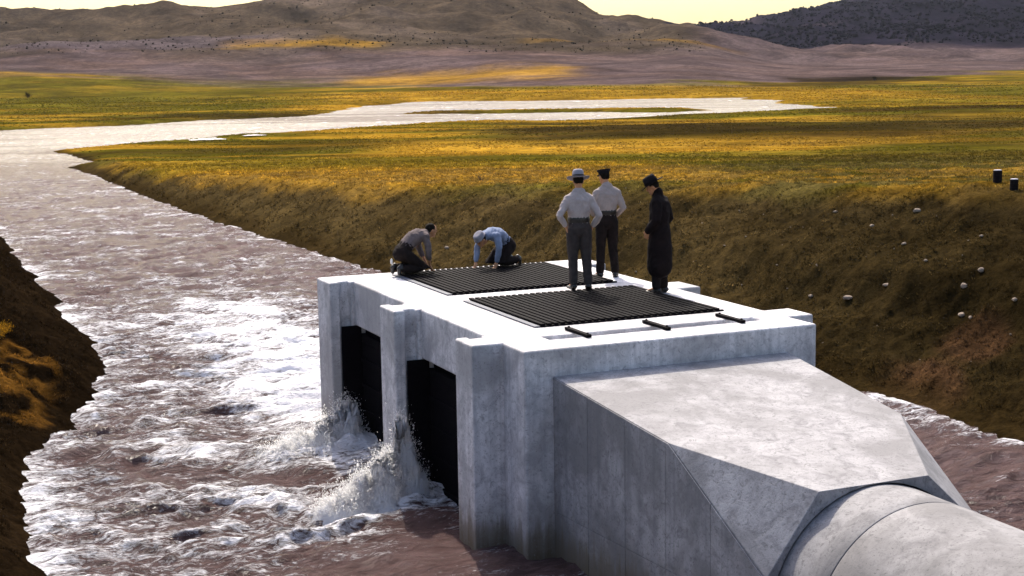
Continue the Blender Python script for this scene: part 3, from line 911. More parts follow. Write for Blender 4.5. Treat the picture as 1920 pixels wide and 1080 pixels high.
PI_ = empty('concrete_pipe', (PC[0], -8, -3.3), label='large round concrete pipe running from the block toward the lower right corner', cat='pipe')
def pipe_part(v0, v1, r, name):
    bm = bmesh.new(); n = 96; rings = []
    for y in np.arange(v0, v1 - 1e-6, -.3).tolist() + [v1]:
        rings.append([bm.verts.new((PC[0] + r * math.cos(2 * math.pi * i / n), y, PC[1] + r * math.sin(2 * math.pi * i / n))) for i in range(n)])
    for a, b in zip(rings[:-1], rings[1:]):
        for i in range(n): bm.faces.new((a[i], b[i], b[(i + 1) % n], a[(i + 1) % n]))
    bm.faces.new(rings[0]); bm.faces.new(rings[-1][::-1])
    bmesh.ops.recalc_face_normals(bm, faces=bm.faces)
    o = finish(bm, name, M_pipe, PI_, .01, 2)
    for p in o.data.polygons: p.use_smooth = len(p.vertices) == 4
    return o
pipe_part(-4.02, -4.88, PR, 'pipe_section'); pipe_part(-4.888, -7.3, PR, 'pipe_section'); pipe_part(-7.308, -12, PR, 'pipe_section'); pipe_part(-12.008, -20, PR, 'pipe_section')

# ---------------------------------------------------------------- splashes
def splash(name, lab, cx, cy, hgt, la, lb, ang, seed, dropn):
    n = 230
    s, t = np.meshgrid(np.linspace(-1, 1, n), np.linspace(-1, 1, n), indexing='ij')
    ca, sa = math.cos(ang), math.sin(ang)
    x = s * la; y = t * lb
    r = np.sqrt(s * s + t * t)
    pk = np.sqrt(((s - .5) / 1.0) ** 2 * np.where(s > .5, 6.5, .62) + t * t * 1.1)
    env = np.zeros_like(s)
    for s0, t0, a_, ws, wt in ((.50, .00, 1.0, .17, .34), (.30, .12, .70, .20, .34), (.12, -.14, .66, .19, .36), (-.12, .08, .44, .22, .40), (-.38, -.06, .30, .24, .42), (-.62, .10, .17, .24, .40), (.62, -.25, .42, .14, .30), (.55, .32, .38, .16, .26)):
        env = np.maximum(env, a_ * np.exp(-np.abs((s - s0) / ws) ** 2.2 - np.abs((t - t0) / wt) ** 2.2)) + .10 * a_ * np.exp(-((s - s0) / (ws * 1.5)) ** 2 - ((t - t0) / (wt * 1.4)) ** 2)
    env = np.clip(env, 0, 1.15) * sstep(1.0, .72, r)
    U = cx + x * ca - y * sa; V = cy + x * sa + y * ca
    spikes = ridged(U * 2.6, V * 2.6, 3, seed) * .30 + fbm(U * 8, V * 8, 5, seed + 5, .65) * .50
    th = np.arctan2(t, s - .5); rr_ = np.hypot(s - .5, t)
    strand = ridged(th * 3.2, rr_ * 1.6 + seed, 3, seed + 21)
    h = hgt * env * (.85 + spikes * .85 + (strand - .4) * .35)
    h = h - .12 * sstep(.75, 1.0, r) - .02
    # lean and scallop the jet
    k = h / hgt
    ox = fbm(U * 3, V * 3, 5, seed + 9, .65) * .34 * k; oy = fbm(U * 3 + 7, V * 3, 5, seed + 11, .65) * .34 * k
    Vx = np.stack([(U + ox).ravel(), (V + oy).ravel(), (ZW + h).ravel()], 1)
    idx = np.arange(n * n).reshape(n, n)
    F = np.stack([idx[:-1, :-1], idx[1:, :-1], idx[1:, 1:], idx[:-1, 1:]], -1).reshape(-1, 4)
    inside = (r.ravel()[F] < 1.0).all(1)
    Vb = Vx.copy(); Vb[:, 2] = ZW - .35
    Fi = F[inside]
    me = mesh_np(name, np.vstack([Vx, Vb]), np.vstack([Fi, Fi[:, ::-1] + n * n]), M_foam, True)
    root = empty(name, (cx, cy, ZW), label=lab, cat='water splash')
    o = obj('spray_body', me); o.parent = root; o.matrix_parent_inverse = root.matrix_basis.inverted()
    # droplets: small irregular octahedra thrown around the surface
    q = rng.integers(0, n * n, dropn * 3); q = q[(env.ravel()[q] > .04) & (env.ravel()[q] ** .6 > rng.random(len(q)))][:dropn]
    b = Vx[q]; m = len(q)
    out = np.abs(rng.normal(0, 1, m)) * .075
    dirv = np.stack([(rng.random(m) - .5) * 1.6, (rng.random(m) - .5) * 1.6, rng.random(m) * 1.5 + .1], 1)
    c = b + dirv * out[:, None]
    sz = .0022 + .0065 * rng.random(m) ** 3
    st = 1 + 1.5 * rng.random(m)
    octv = np.array([(1, 0, 0), (-1, 0, 0), (0, 1, 0), (0, -1, 0), (0, 0, 1), (0, 0, -1)], float)
    octf = np.array([(0, 2, 4), (2, 1, 4), (1, 3, 4), (3, 0, 4), (2, 0, 5), (1, 2, 5), (3, 1, 5), (0, 3, 5)])
    d_ = dirv / np.linalg.norm(dirv, axis=1)[:, None]
    VV = c[:, None, :] + octv[None] * sz[:, None, None]
    VV = VV + d_[:, None, :] * ((octv[None] * d_[:, None, :]).sum(-1, keepdims=True)) * (sz * st)[:, None, None]
    FF = (octf[None] + (np.arange(m) * 6)[:, None, None]).reshape(-1, 3)
    me = mesh_np('droplets', VV.reshape(-1, 3), FF, M_foam, True)
    o = obj('droplets', me, kind='stuff'); o.parent = root; o.matrix_parent_inverse = root.matrix_basis.inverted()
splash('water_splash', 'taller burst of white water against the middle pier', -.95, 3.14, .88, 1.08, .58, R_(14), 201, 30000)
splash('water_splash', 'lower burst of white water against the farthest pier', -.95, 6.30, .66, 1.25, .66, R_(8), 231, 20000)

# ---------------------------------------------------------------- people
def tube(bm, pts, rx, ry, side=(1, 0, 0), n=16, fwd=None):
    pts = [Vector(p) for p in pts]; rings = []
    m = len(pts); side = Vector(side)
    # end caps get extra rounding rings
    P2, RX, RY = [], [], []
    d0 = (pts[0] - pts[1]).normalized(); d1 = (pts[-1] - pts[-2]).normalized()
    c0 = min(rx[0], ry[0]); c1 = min(rx[-1], ry[-1])
    for s in (.98, .8, .45): P2.append(pts[0] + d0 * c0 * s); k = math.sqrt(1 - s * s); RX.append(rx[0] * k); RY.append(ry[0] * k)
    for p, a, b in zip(pts, rx, ry): P2.append(p); RX.append(a); RY.append(b)
    for s in (.45, .8, .98): P2.append(pts[-1] + d1 * c1 * s); k = math.sqrt(1 - s * s); RX.append(rx[-1] * k); RY.append(ry[-1] * k)
    for i, p in enumerate(P2):
        a = P2[max(0, i - 1)]; b = P2[min(len(P2) - 1, i + 1)]
        t = (b - a).normalized()
        s = (side - t * side.dot(t))
        if s.length < .1: s = Vector((0, 1, 0)) - t * t.y
        s.normalize(); f = t.cross(s)
        rings.append([bm.verts.new(p + s * RX[i] * math.cos(2 * math.pi * k / n) + f * RY[i] * math.sin(2 * math.pi * k / n)) for k in range(n)])
    for a, b in zip(rings[:-1], rings[1:]):
        for i in range(n): bm.faces.new((a[i], a[(i + 1) % n], b[(i + 1) % n], b[i]))
    bm.faces.new(rings[0][::-1]); bm.faces.new(rings[-1])
def ell(bm, c, r, rotm=None):
    M4 = Matrix.Translation(Vector(c)) @ (rotm.to_4x4() if rotm else Matrix()) @ Matrix.Diagonal((r[0], r[1], r[2], 1))
    bmesh.ops.create_icosphere(bm, subdivisions=3, radius=1, matrix=M4)
def organic(bm, name, mat, parent, voxel=.012, smooth=4, wrinkle=0.0, scale=.10, cut=None):
    bmesh.ops.recalc_face_normals(bm, faces=bm.faces)
    me = bpy.data.meshes.new(name + '_src'); bm.to_mesh(me); bm.free()
    o = bpy.data.objects.new(name + '_src', me); COL.objects.link(o)
    r = o.modifiers.new('r', 'REMESH'); r.mode = 'VOXEL'; r.voxel_size = voxel
    s = o.modifiers.new('s', 'SMOOTH'); s.iterations = smooth; s.factor = .5
    dg = bpy.context.evaluated_depsgraph_get()
    m2 = bpy.data.meshes.new_from_object(o.evaluated_get(dg))
    bpy.data.objects.remove(o)
    m2.name = name
    n = len(m2.vertices); co = np.empty(n * 3, np.float32); m2.vertices.foreach_get('co', co); co = co.reshape(-1, 3)
    if wrinkle:
        no = np.empty(n * 3, np.float32); m2.vertices.foreach_get('normal', no); no = no.reshape(-1, 3)
        w = ridged(co[:, 0] / scale + co[:, 1] / scale * .7, co[:, 2] / scale * .8 + co[:, 1] / scale * .6, 3, 301) - .4
        co = co + no * (w * wrinkle)[:, None]
        m2.vertices.foreach_set('co', co.astype(np.float32).ravel())
    m2.polygons.foreach_set('use_smooth', np.ones(len(m2.polygons), bool))
    m2.materials.clear(); m2.materials.append(mat); m2.update()
    o2 = bpy.data.objects.new(name, m2); COL.objects.link(o2)
    if parent is not None: o2.parent = parent
    return o2
def lerp(a, b, t): return tuple(a[i] + (b[i] - a[i]) * t for i in range(3))

def hand(bm, wrist, dirn, palm_n, curl=.5, s=1.0):
    d = Vector(dirn).normalized(); pn = Vector(palm_n); pn = (pn - d * pn.dot(d)).normalized(); sd = d.cross(pn)
    w = Vector(wrist)
    tube(bm, [w, w + d * .05 * s, w + d * .088 * s], [.026 * s, .038 * s, .040 * s], [.017 * s, .017 * s, .014 * s], side=sd, n=12)
    for i, (o, L) in enumerate(((-.030, .068), (-.010, .078), (.011, .074), (.031, .058))):
        b = w + d * .086 * s + sd * o * s
        p1 = b + (d * math.cos(curl * .5) + pn * math.sin(curl * .5)) * L * .42 * s
        p2 = p1 + (d * math.cos(curl * 1.3) + pn * math.sin(curl * 1.3)) * L * .33 * s
        p3 = p2 + (d * math.cos(curl * 1.9) + pn * math.sin(curl * 1.9)) * L * .25 * s
        tube(bm, [b, p1, p2, p3], [.0095 * s, .009 * s, .0085 * s, .007 * s], [.0095 * s, .009 * s, .0085 * s, .007 * s], side=sd, n=8)
    b = w + d * .025 * s - sd * .030 * s
    p1 = b + (d * .7 - sd * .6 + pn * .3).normalized() * .038 * s; p2 = p1 + (d * .95 + pn * .4).normalized() * .03 * s
    tube(bm, [b, p1, p2], [.012 * s, .0105 * s, .008 * s], [.012 * s, .0105 * s, .008 * s], side=sd, n=8)

def head_rot(yaw, pit):
    return Matrix.Rotation(yaw, 3, 'Z') @ Matrix.Rotation(-pit, 3, 'X')      # pit > 0 looks down

def build_person(name, loc, rz, J, label, mats, hat=None, coat=False, headyaw=0, headpit=0, hair='dark', hands=True, pose='stand', thick=1.0):
    """J: joints in the person's own frame, x right, y forward, z up."""
    root = empty(name, loc, rz, label=label, cat='person')
    T = thick
    H = Vector(J['head']); RM = head_rot(headyaw, headpit)
    def hp(x, y, z): return H + RM @ Vector((x, y, z))
    spine = J['spine']            # list of pelvis .. chest .. neck base
    side = Vector(J['sh_r']) - Vector(J['sh_l']); side.normalize()
    # ---- body: one continuous skin mesh
    bm = bmesh.new()
    sw = [.145, .130, .150, .160, .085]; sdp = [.105, .095, .108, .098, .060]
    tube(bm, spine, [w * T * .90 for w in sw[:len(spine)]], [w * T * .88 for w in sdp[:len(spine)]], side=side, n=24)
    nb = Vector(spine[-1])
    tube(bm, [nb + Vector((0, 0, -.02)), hp(0, -.02, -.07)], [.062, .052], [.062, .054], side=side)
    ell(bm, hp(0, .0, .012), (.074, .094, .104), RM); ell(bm, hp(0, .035, -.05), (.055, .060, .058), RM)
    ell(bm, hp(0, .095, -.004), (.011, .020, .021), RM); ell(bm, hp(0, .082, .028), (.042, .014, .010), RM)
    ell(bm, hp(0, .086, -.090), (.020, .014, .014), RM); ell(bm, hp(0, .089, -.047), (.022, .009, .006), RM); ell(bm, hp(0, .088, -.058), (.019, .009, .006), RM)
    for s in (-1, 1): ell(bm, hp(s * .076, -.005, -.002), (.010, .018, .030), RM)
    for s in 'lr':
        sh, el, wr = J['sh_' + s], J['el_' + s], J['wr_' + s]
        tube(bm, [lerp(sh, el, .08), lerp(sh, el, .5), el, lerp(el, wr, .35), wr], [.044, .041, .036, .037, .025], [.044, .041, .036, .037, .022], side=side)
        hd = Vector(wr) - Vector(el)
        hdir = J.get('hd_' + s, tuple(hd)); pn = J.get('pn_' + s, (0, 0, -1))
        hand(bm, Vector(wr), hdir, pn, J.get('curl', .5))
        hp_, kn, an = J['hip_' + s], J['kn_' + s], J['an_' + s]
        tube(bm, [hp_, lerp(hp_, kn, .5), kn, lerp(kn, an, .3), an], [.080, .068, .052, .053, .034], [.080, .068, .052, .053, .034], side=side)
        tube(bm, [an, lerp(an, J['toe_' + s], .85)], [.026, .020], [.026, .016], side=side)
    body = organic(bm, 'body', mats['skin'], root, .0075, 3)
    # eyes
    for s in (-1, 1):
        bm = bmesh.new(); ell(bm, hp(s * .030, .082, .012), (.011, .008, .006), RM); organic(bm, 'eye', M_hair, root, .003, 0)
    # ---- hair
    bm = bmesh.new()
    ell(bm, hp(0, -.018, .030), (.080, .092, .092), RM)
    ell(bm, hp(0, -.035, -.005), (.072, .064, .055), RM)
    organic(bm, 'hair', M_greyhair if hair == 'grey' else M_hair, root, .008, 3, .003, .03)
    # ---- trousers
    bm = bmesh.new()
    pel = Vector(spine[0]); wa = Vector(spine[1])
    tube(bm, [pel - (wa - pel) * .25, pel, wa + (wa - pel) * .08], [.155 * T, .168 * T, .146 * T], [.118 * T, .128 * T, .110 * T], side=side, n=24)
    for s in 'lr':
        hp_, kn, an = J['hip_' + s], J['kn_' + s], J['an_' + s]
        a2 = lerp(kn, an, .93)
        tube(bm, [hp_, lerp(hp_, kn, .5), kn, lerp(kn, an, .4), a2], [.102 * T, .092 * T, .076, .070, .066], [.105 * T, .094 * T, .078, .072, .068], side=side)
    organic(bm, 'trousers', mats['trousers'], root, .011, 5, .010, .09)
    # ---- shirt
    bm = bmesh.new()
    sw2 = [.150, .148, .172, .180, .098]; sd2 = [.115, .115, .126, .114, .075]
    sp = [lerp(spine[0], spine[1], .55)] + list(spine[1:])
    tube(bm, sp, [w * T for w in sw2[:len(sp)]], [w * T for w in sd2[:len(sp)]], side=side, n=24)
    for s in 'lr':
        sh, el, wr = J['sh_' + s], J['el_' + s], J['wr_' + s]
        cf = lerp(el, wr, J.get('cuff', .88))
        tube(bm, [lerp(spine[-1], sh, .25), lerp(spine[-1], sh, .62), sh], [.062, .064, .064], [.060, .062, .062], side=(0, 1, 0))
        tube(bm, [lerp(spine[-2], sh, .5), sh, lerp(sh, el, .5), el, lerp(el, wr, .45), cf], [.078, .066, .060, .054, .050, .040], [.076, .066, .060, .054, .050, .040], side=side)
    if not coat: organic(bm, 'shirt', mats['shirt'], root, .010, 4, .013, .10)
    else: bm.free()
    # collar
    if not coat:
        bm = bmesh.new(); nd = (hp(0, -.02, -.07) - nb).normalized()
        tube(bm, [nb - nd * .01, nb + nd * .035], [.078, .068], [.078, .068], side=side)
        organic(bm, 'collar', mats['shirt'], root, .008, 2)
    if coat:
        bm = bmesh.new()
        z0 = J['hem']
        pz = Vector(spine[0])
        tube(bm, [(pz.x, pz.y + .00, z0), (pz.x, pz.y, z0 + .30), (pz.x, pz.y, pz.z - .12), tuple(pz), spine[1], spine[2], spine[3], spine[4]],
             [.210, .205, .195, .190, .178, .192, .200, .105], [.185, .178, .165, .160, .142, .145, .135, .085], side=side, n=28)
        for s in 'lr':
            sh, el, wr = J['sh_' + s], J['el_' + s], J['wr_' + s]
            tube(bm, [lerp(spine[-1], sh, .25), lerp(spine[-1], sh, .62), sh], [.072, .074, .076], [.070, .072, .074], side=(0, 1, 0))
            tube(bm, [lerp(spine[-2], sh, .5), sh, lerp(sh, el, .5), el, lerp(el, wr, .5), lerp(el, wr, .95)], [.090, .078, .074, .066, .062, .058], [.09, .078, .074, .066, .062, .058], side=side)
        organic(bm, 'overcoat', mats['coat'], root, .012, 4, .014, .16)
        bm = bmesh.new(); tube(bm, [nb + Vector((0, 0, -.03)), nb + Vector((0, .0, .06))], [.098, .080], [.092, .080], side=side)
        organic(bm, 'collar', mats['coat'], root, .009, 3)
    # belt
    if pose == 'stand' and not coat:
        bm = bmesh.new(); k = (wa - pel).normalized()
        tube(bm, [wa - k * .005, wa + k * .020], [.163 * T] * 2, [.130 * T] * 2, side=side, n=28)
        organic(bm, 'belt', M_leather, root, .008, 1)
    # shoes
    for s in 'lr':
        an, toe = Vector(J['an_' + s]), Vector(J['toe_' + s]); d = (toe - an)
        bm = bmesh.new(); hz = Vector(J.get('sole', (0, 0, -1)))
        heel = an + hz * .045 - d.normalized() * .045
        tube(bm, [heel, an + hz * .045 + d * .4, toe + hz * .015 + d * .15], [.042, .048, .038], [.036, .034, .026], side=side, n=14)
        tube(bm, [an, an + hz * .05], [.050, .050], [.050, .050], side=side)
        sh_ = organic(bm, 'shoe', M_leather, root, .008, 2)
        if s == 'l' and mats.get('sole'):
            bm = bmesh.new(); ell(bm, heel + Vector((0, -.055, .06)), (.040, .014, .055))
            so_ = organic(bm, 'sole', mats['sole'], None, .008, 1); so_.parent = sh_; so_['label'] = 'pale worn sole'
    # hat
    if hat:
        brim, crown, matb, matband = hat
        n = 40; bm = bmesh.new()
        def hring(r, z, ry=1.18, curl_=0.0):
            return [bm.verts.new(hp(r * math.cos(2 * math.pi * i / n), -.012 + r * ry * math.sin(2 * math.pi * i / n), z + curl_ * abs(math.cos(2 * math.pi * i / n)) - curl_ * .5 * (math.sin(2 * math.pi * i / n) > .3))) for i in range(n)]
        zb = .052
        rr = [hring(.060, zb - .004), hring(brim, zb - .012, 1.12, .018), hring(brim + .001, zb - .006, 1.12, .018), hring(.090, zb + .006), hring(.089, zb + .045), hring(.083, zb + crown * .8), hring(.066, zb + crown), hring(.035, zb + crown * .93)]
        for a, b in zip(rr[:-1], rr[1:]):
            for i in range(n): bm.faces.new((a[i], a[(i + 1) % n], b[(i + 1) % n], b[i]))
        bm.faces.new(rr[-1])
        bmesh.ops.recalc_face_normals(bm, faces=bm.faces)
        me = bpy.data.meshes.new('hat'); bm.to_mesh(me); bm.free(); me.materials.append(matb)
        for p in me.polygons: p.use_smooth = True
        ho = bpy.data.objects.new('hat', me); COL.objects.link(ho); ho.parent = root
        if matband:
            bm = bmesh.new(); r1 = hring(.0925, zb + .008); r2 = hring(.0915, zb + .040)
            for i in range(n): bm.faces.new((r1[i], r1[(i + 1) % n], r2[(i + 1) % n], r2[i]))
            me = bpy.data.meshes.new('hat_band'); bm.to_mesh(me); bm.free(); me.materials.append(matband)
            for p in me.polygons: p.use_smooth = True
            bo = bpy.data.objects.new('hat_band', me); COL.objects.link(bo); bo.parent = ho
    return root

def cap_for(root, J, headyaw, headpit, mat, peak=True, peakmat=None):
    H = Vector(J['head']); RM = head_rot(headyaw, headpit)
    def hp(x, y, z): return H + RM @ Vector((x, y, z))
    n = 36; bm = bmesh.new()
    def ring(r, z, ry, yo=-.01): return [bm.verts.new(hp(r * math.cos(2 * math.pi * i / n), yo + r * ry * math.sin(2 * math.pi * i / n), z)) for i in range(n)]
    rr = [ring(.084, .045, 1.15), ring(.088, .075, 1.15), ring(.108, .105, 1.12), ring(.104, .118, 1.12), ring(.04, .124, 1.1)]
    for a, b in zip(rr[:-1], rr[1:]):
        for i in range(n): bm.faces.new((a[i], a[(i + 1) % n], b[(i + 1) % n], b[i]))
    bm.faces.new(rr[-1])
    me = bpy.data.meshes.new('cap'); bm.to_mesh(me); bm.free(); me.materials.append(mat)
    for p in me.polygons: p.use_smooth = True
    co = bpy.data.objects.new('cap', me); COL.objects.link(co); co.parent = root
    bm = bmesh.new(); v1 = []; v2 = []
    for i in range(13):
        a = math.pi * (.14 + .72 * i / 12)
        v1.append(bm.verts.new(hp(.086 * math.cos(a), -.01 + .099 * math.sin(a), .050))); v2.append(bm.verts.new(hp(.098 * math.cos(a), .0 + .152 * math.sin(a), .036 - .006 * math.sin(a))))
    for i in range(12): bm.faces.new((v1[i], v2[i], v2[i + 1], v1[i + 1]))
    me = bpy.data.meshes.new('cap_peak'); bm.to_mesh(me); bm.free(); me.materials.append(peakmat or mat)
    po = bpy.data.objects.new('cap_peak', me); COL.objects.link(po); po.parent = co
    s = po.modifiers.new('s', 'SOLIDIFY'); s.thickness = .004

def standing(**k):
    J = dict(spine=[(0, 0, .93), (0, .01, 1.06), (0, -.01, 1.22), (0, -.015, 1.37), (0, -.01, 1.47)], head=(0, .03, 1.635),
             sh_l=(-.172, -.01, 1.372), sh_r=(.172, -.01, 1.372), el_l=(-.27, -.06, 1.12), el_r=(.27, -.06, 1.12), wr_l=(-.22, .08, .90), wr_r=(.22, .08, .90),
             hip_l=(-.088, 0, .90), hip_r=(.088, 0, .90), kn_l=(-.10, .02, .49), kn_r=(.10, .02, .49), an_l=(-.11, -.02, .085), an_r=(.11, -.02, .085),
             toe_l=(-.14, .12, .04), toe_r=(.14, .12, .04))
    J.update(k); return J

# 1: man in the pale hat, hands at his hip pockets, seen from behind
rzA = -.30
J1 = standing(el_l=(-.31, -.10, 1.13), wr_l=(-.20, -.04, .955), el_r=(.30, -.09, 1.12), wr_r=(.20, .03, .93), hd_l=(.30, .25, -.9), hd_r=(-.2, .35, -.9), pn_l=(1, 0, 0), pn_r=(-1, 0, 0), cuff=.80,
              an_l=(-.095, -.02, .085), an_r=(.125, -.06, .085), toe_l=(-.14, .12, .04), toe_r=(.17, .08, .04), kn_l=(-.095, .02, .49), kn_r=(.112, .01, .49))
build_person('person', (2.70, 4.06, 0.045), rzA, J1, 'standing man in a pale brimmed hat and grey trousers, hands at his hips',
             dict(skin=M_skin, shirt=M_shirt1, trousers=M_trou1), hat=(.172, .125, M_hat1, M_trou1), headpit=.25, headyaw=.0, thick=1.06)
# 2: man in the dark flat-topped cap
J2 = standing(el_l=(-.25, .02, 1.12), wr_l=(-.16, .20, 1.0), el_r=(.265, -.04, 1.13), wr_r=(.18, .14, .98), hd_l=(.4, .3, -.8), hd_r=(-.3, .4, -.8), pn_l=(1, 0, 0), pn_r=(-1, 0, 0), head=(-.03, .05, 1.63),
              an_l=(-.12, .0, .085), an_r=(.13, -.02, .085), toe_l=(-.16, .14, .04), toe_r=(.18, .11, .04))
r2 = build_person('person', (3.80, 5.30, 0.0), -.22, J2, 'standing man in a dark flat-topped cap, pale shirt and black trousers, seen from behind',
                  dict(skin=M_skin, shirt=M_shirt2, trousers=M_trou2), headyaw=.35, headpit=.18, thick=1.0)
cap_for(r2, J2, .35, .18, M_hat4)
# 3: man in the long dark overcoat, facing left, head bowed
J3 = standing(hem=.40, el_l=(-.24, -.03, 1.12), wr_l=(-.20, .12, .96), el_r=(.25, -.07, 1.12), wr_r=(.215, .07, .92), hd_l=(.2, .3, -.9), hd_r=(-.1, .3, -.9), pn_l=(1, 0, 0), pn_r=(-1, 0, 0), head=(-.02, .10, 1.60),
              spine=[(0, 0, .93), (0, .01, 1.06), (0, 0, 1.22), (0, .01, 1.37), (0, .03, 1.46)],
              an_l=(-.07, .03, .085), an_r=(.08, -.04, .085), toe_l=(-.09, .18, .04), toe_r=(.11, .11, .04), kn_l=(-.07, .03, .49), kn_r=(.08, .0, .49))
build_person('person', (3.70, 3.36, 0.0), .75, J3, 'standing man in a long black overcoat and black brimmed hat, looking down to the left',
             dict(skin=M_skin, shirt=M_coat, trousers=M_trou2, coat=M_coat), hat=(.168, .125, M_hat4, M_coat), coat=True, headyaw=.25, headpit=.55)
# kneeling poses
def kneeling(hip, chest, sh, neck, head, kn, an, toe, el_l, wr_l, el_r, wr_r):
    x = .10
    mid = lambda a, b, t, up_=0: (0, a[0] + (b[0] - a[0]) * t, a[1] + (b[1] - a[1]) * t + up_)
    return dict(spine=[(0, hip[0], hip[1]), mid(hip, sh, .3, .05), mid(hip, sh, .62, .065), (0, sh[0] - .02, sh[1] + .02), (0, neck[0], neck[1])], head=(0, head[0], head[1]),
                sh_l=(-.17, sh[0], sh[1]), sh_r=(.17, sh[0], sh[1]), el_l=el_l, el_r=el_r, wr_l=wr_l, wr_r=wr_r,
                hip_l=(-.09, hip[0], hip[1] - .02), hip_r=(.09, hip[0], hip[1] - .02), kn_l=(-.13, kn[0], kn[1]), kn_r=(.13, kn[0], kn[1]),
                an_l=(-.11, an[0], an[1]), an_r=(.11, an[0], an[1]), toe_l=(-.11, toe[0], toe[1]), toe_r=(.11, toe[0], toe[1]))
J4 = kneeling((-.10, .36), None, (.27, .61), (.34, .645), (.47, .685), (.28, .075), (-.16, .10), (-.20, .03),
              (-.20, .34, .40), (-.12, .42, .15), (.20, .30, .38), (.12, .36, .13))
J4.update(hd_l=(.1, .35, -.9), hd_r=(0, .35, -.9), pn_l=(0, 1, -.2), pn_r=(0, 1, -.2), curl=.7, cuff=.55, sole=(0, -.9, .2))
RZ4 = -math.pi / 2 + .18
build_person('person', (.98, 7.06, .045), RZ4, J4, 'kneeling bareheaded man in a grey-brown shirt, facing right, reaching down to the far grate',
             dict(skin=M_skin, shirt=M_shirt4, trousers=M_trou2, sole=M_sole), headyaw=-.1, headpit=.25, pose='kneel', hair='dark')
J5 = kneeling((-.14, .36), None, (.22, .55), (.31, .54), (.44, .485), (.16, .075), (-.26, .10), (-.30, .03),
              (-.22, .22, .34), (-.14, .22, .10), (.22, .34, .34), (.14, .44, .10))
J5.update(hd_l=(.1, .25, -.9), hd_r=(0, .25, -.9), pn_l=(0, 1, -.2), pn_r=(0, 1, -.2), curl=.7, cuff=.9, sole=(0, -.9, .2))
RZ5 = math.pi / 2 + .30
r5 = build_person('person', (2.72, 7.18, .045), RZ5, J5, 'kneeling man in a pale blue shirt and light hat, bent over the far grate',
             dict(skin=M_skin, shirt=M_shirt5, trousers=M_trou2), hat=(.105, .085, M_hat1, None), headyaw=.1, headpit=.75, pose='kneel')
# ---------------------------------------------------------------- loose things on the bank
def rock(u, v, s, lab, group=None, seed=0, flat=.7):
    bm = bmesh.new(); bmesh.ops.create_icosphere(bm, subdivisions=2, radius=1)
    r = random.Random(seed)
    ax = [r.uniform(.75, 1.35), r.uniform(.7, 1.1), flat]
    for q in bm.verts:
        k = 1 + .22 * math.sin(q.co.x * 3.1 + seed) * math.cos(q.co.y * 2.7 + seed * 2) + r.uniform(-.09, .09)
        q.co = Vector((q.co.x * ax[0], q.co.y * ax[1], q.co.z * ax[2])) * k * s * .78
    me = bpy.data.meshes.new('stone'); bm.to_mesh(me); bm.free(); me.materials.append(M_stone)
    z = float(terrain(np.array([u]), np.array([v]))[0][0])
    o = bpy.data.objects.new('stone', me); o.location = (u, v, z + s * .25); o.rotation_euler = (0, 0, r.uniform(0, 6))
    link(o, label=lab, cat='stone', group=group)
G_ = 'pale stones scattered on the right bank'
rock(11.41, 9.24, .135, 'largest pale stone on the bank, a long slab right of the outlet', G_, 1, .45)
rock(11.85, 8.55, .07, 'small pale stone just right of the long slab stone', G_, 2)
rock(11.27, 10.38, .07, 'pale stone lying closest to the outlet deck corner', G_, 3)
rock(12.37, 6.80, .11, 'rounded white stone near the lower right of the bank', G_, 4)
rock(12.72, 6.75, .085, 'white stone just above the rounded white stone', G_, 5)
rock(12.00, 6.42, .08, 'left one of a pair of pale stones low on the bank', G_, 6)
rock(11.96, 6.12, .07, 'right one of a pair of pale stones low on the bank', G_, 7)
rock(13.61, 11.4, .07, 'small pale stone high on the bank, in the middle of the slope', G_, 8)
rock(13.15, 9.66, .07, 'small stone on the slope straight above the long slab stone', G_, 9)
rock(13.79, 13.05, .07, 'small pale stone near the bank crest, farthest left', G_, 10)
rock(12.29, 5.31, .07, 'pale stone at the far right edge of the photo, low on the bank', G_, 11)
rock(14.37, 10.78, .10, 'dull brownish stone near the bank crest below the drums', G_, 12)
rock(12.57, 8.22, .055, 'small dull stone mid-slope below the crest stone', G_, 13)
rock(13.85, 8.06, .055, 'small dull stone on the upper slope toward the right edge', G_, 14)
rock(8.45, 25.1, .09, 'small pale stone on the bank between the two kneeling men', None, 15)
for i in range(60):
    while True:
        u = random.uniform(9.9, 14.5); v = random.uniform(2, 24)
        dd = u - np.interp(v, [0, 5.7, 15, 22, 29.6], [9.5, 9.55, 8.5, 7.4, 6.7])
        if .4 < dd < 6: break
    rock(u, v, random.uniform(.014, .034), 'tiny pebble among many strewn on the dark right bank', 'tiny pebbles on the right bank', 40 + i)

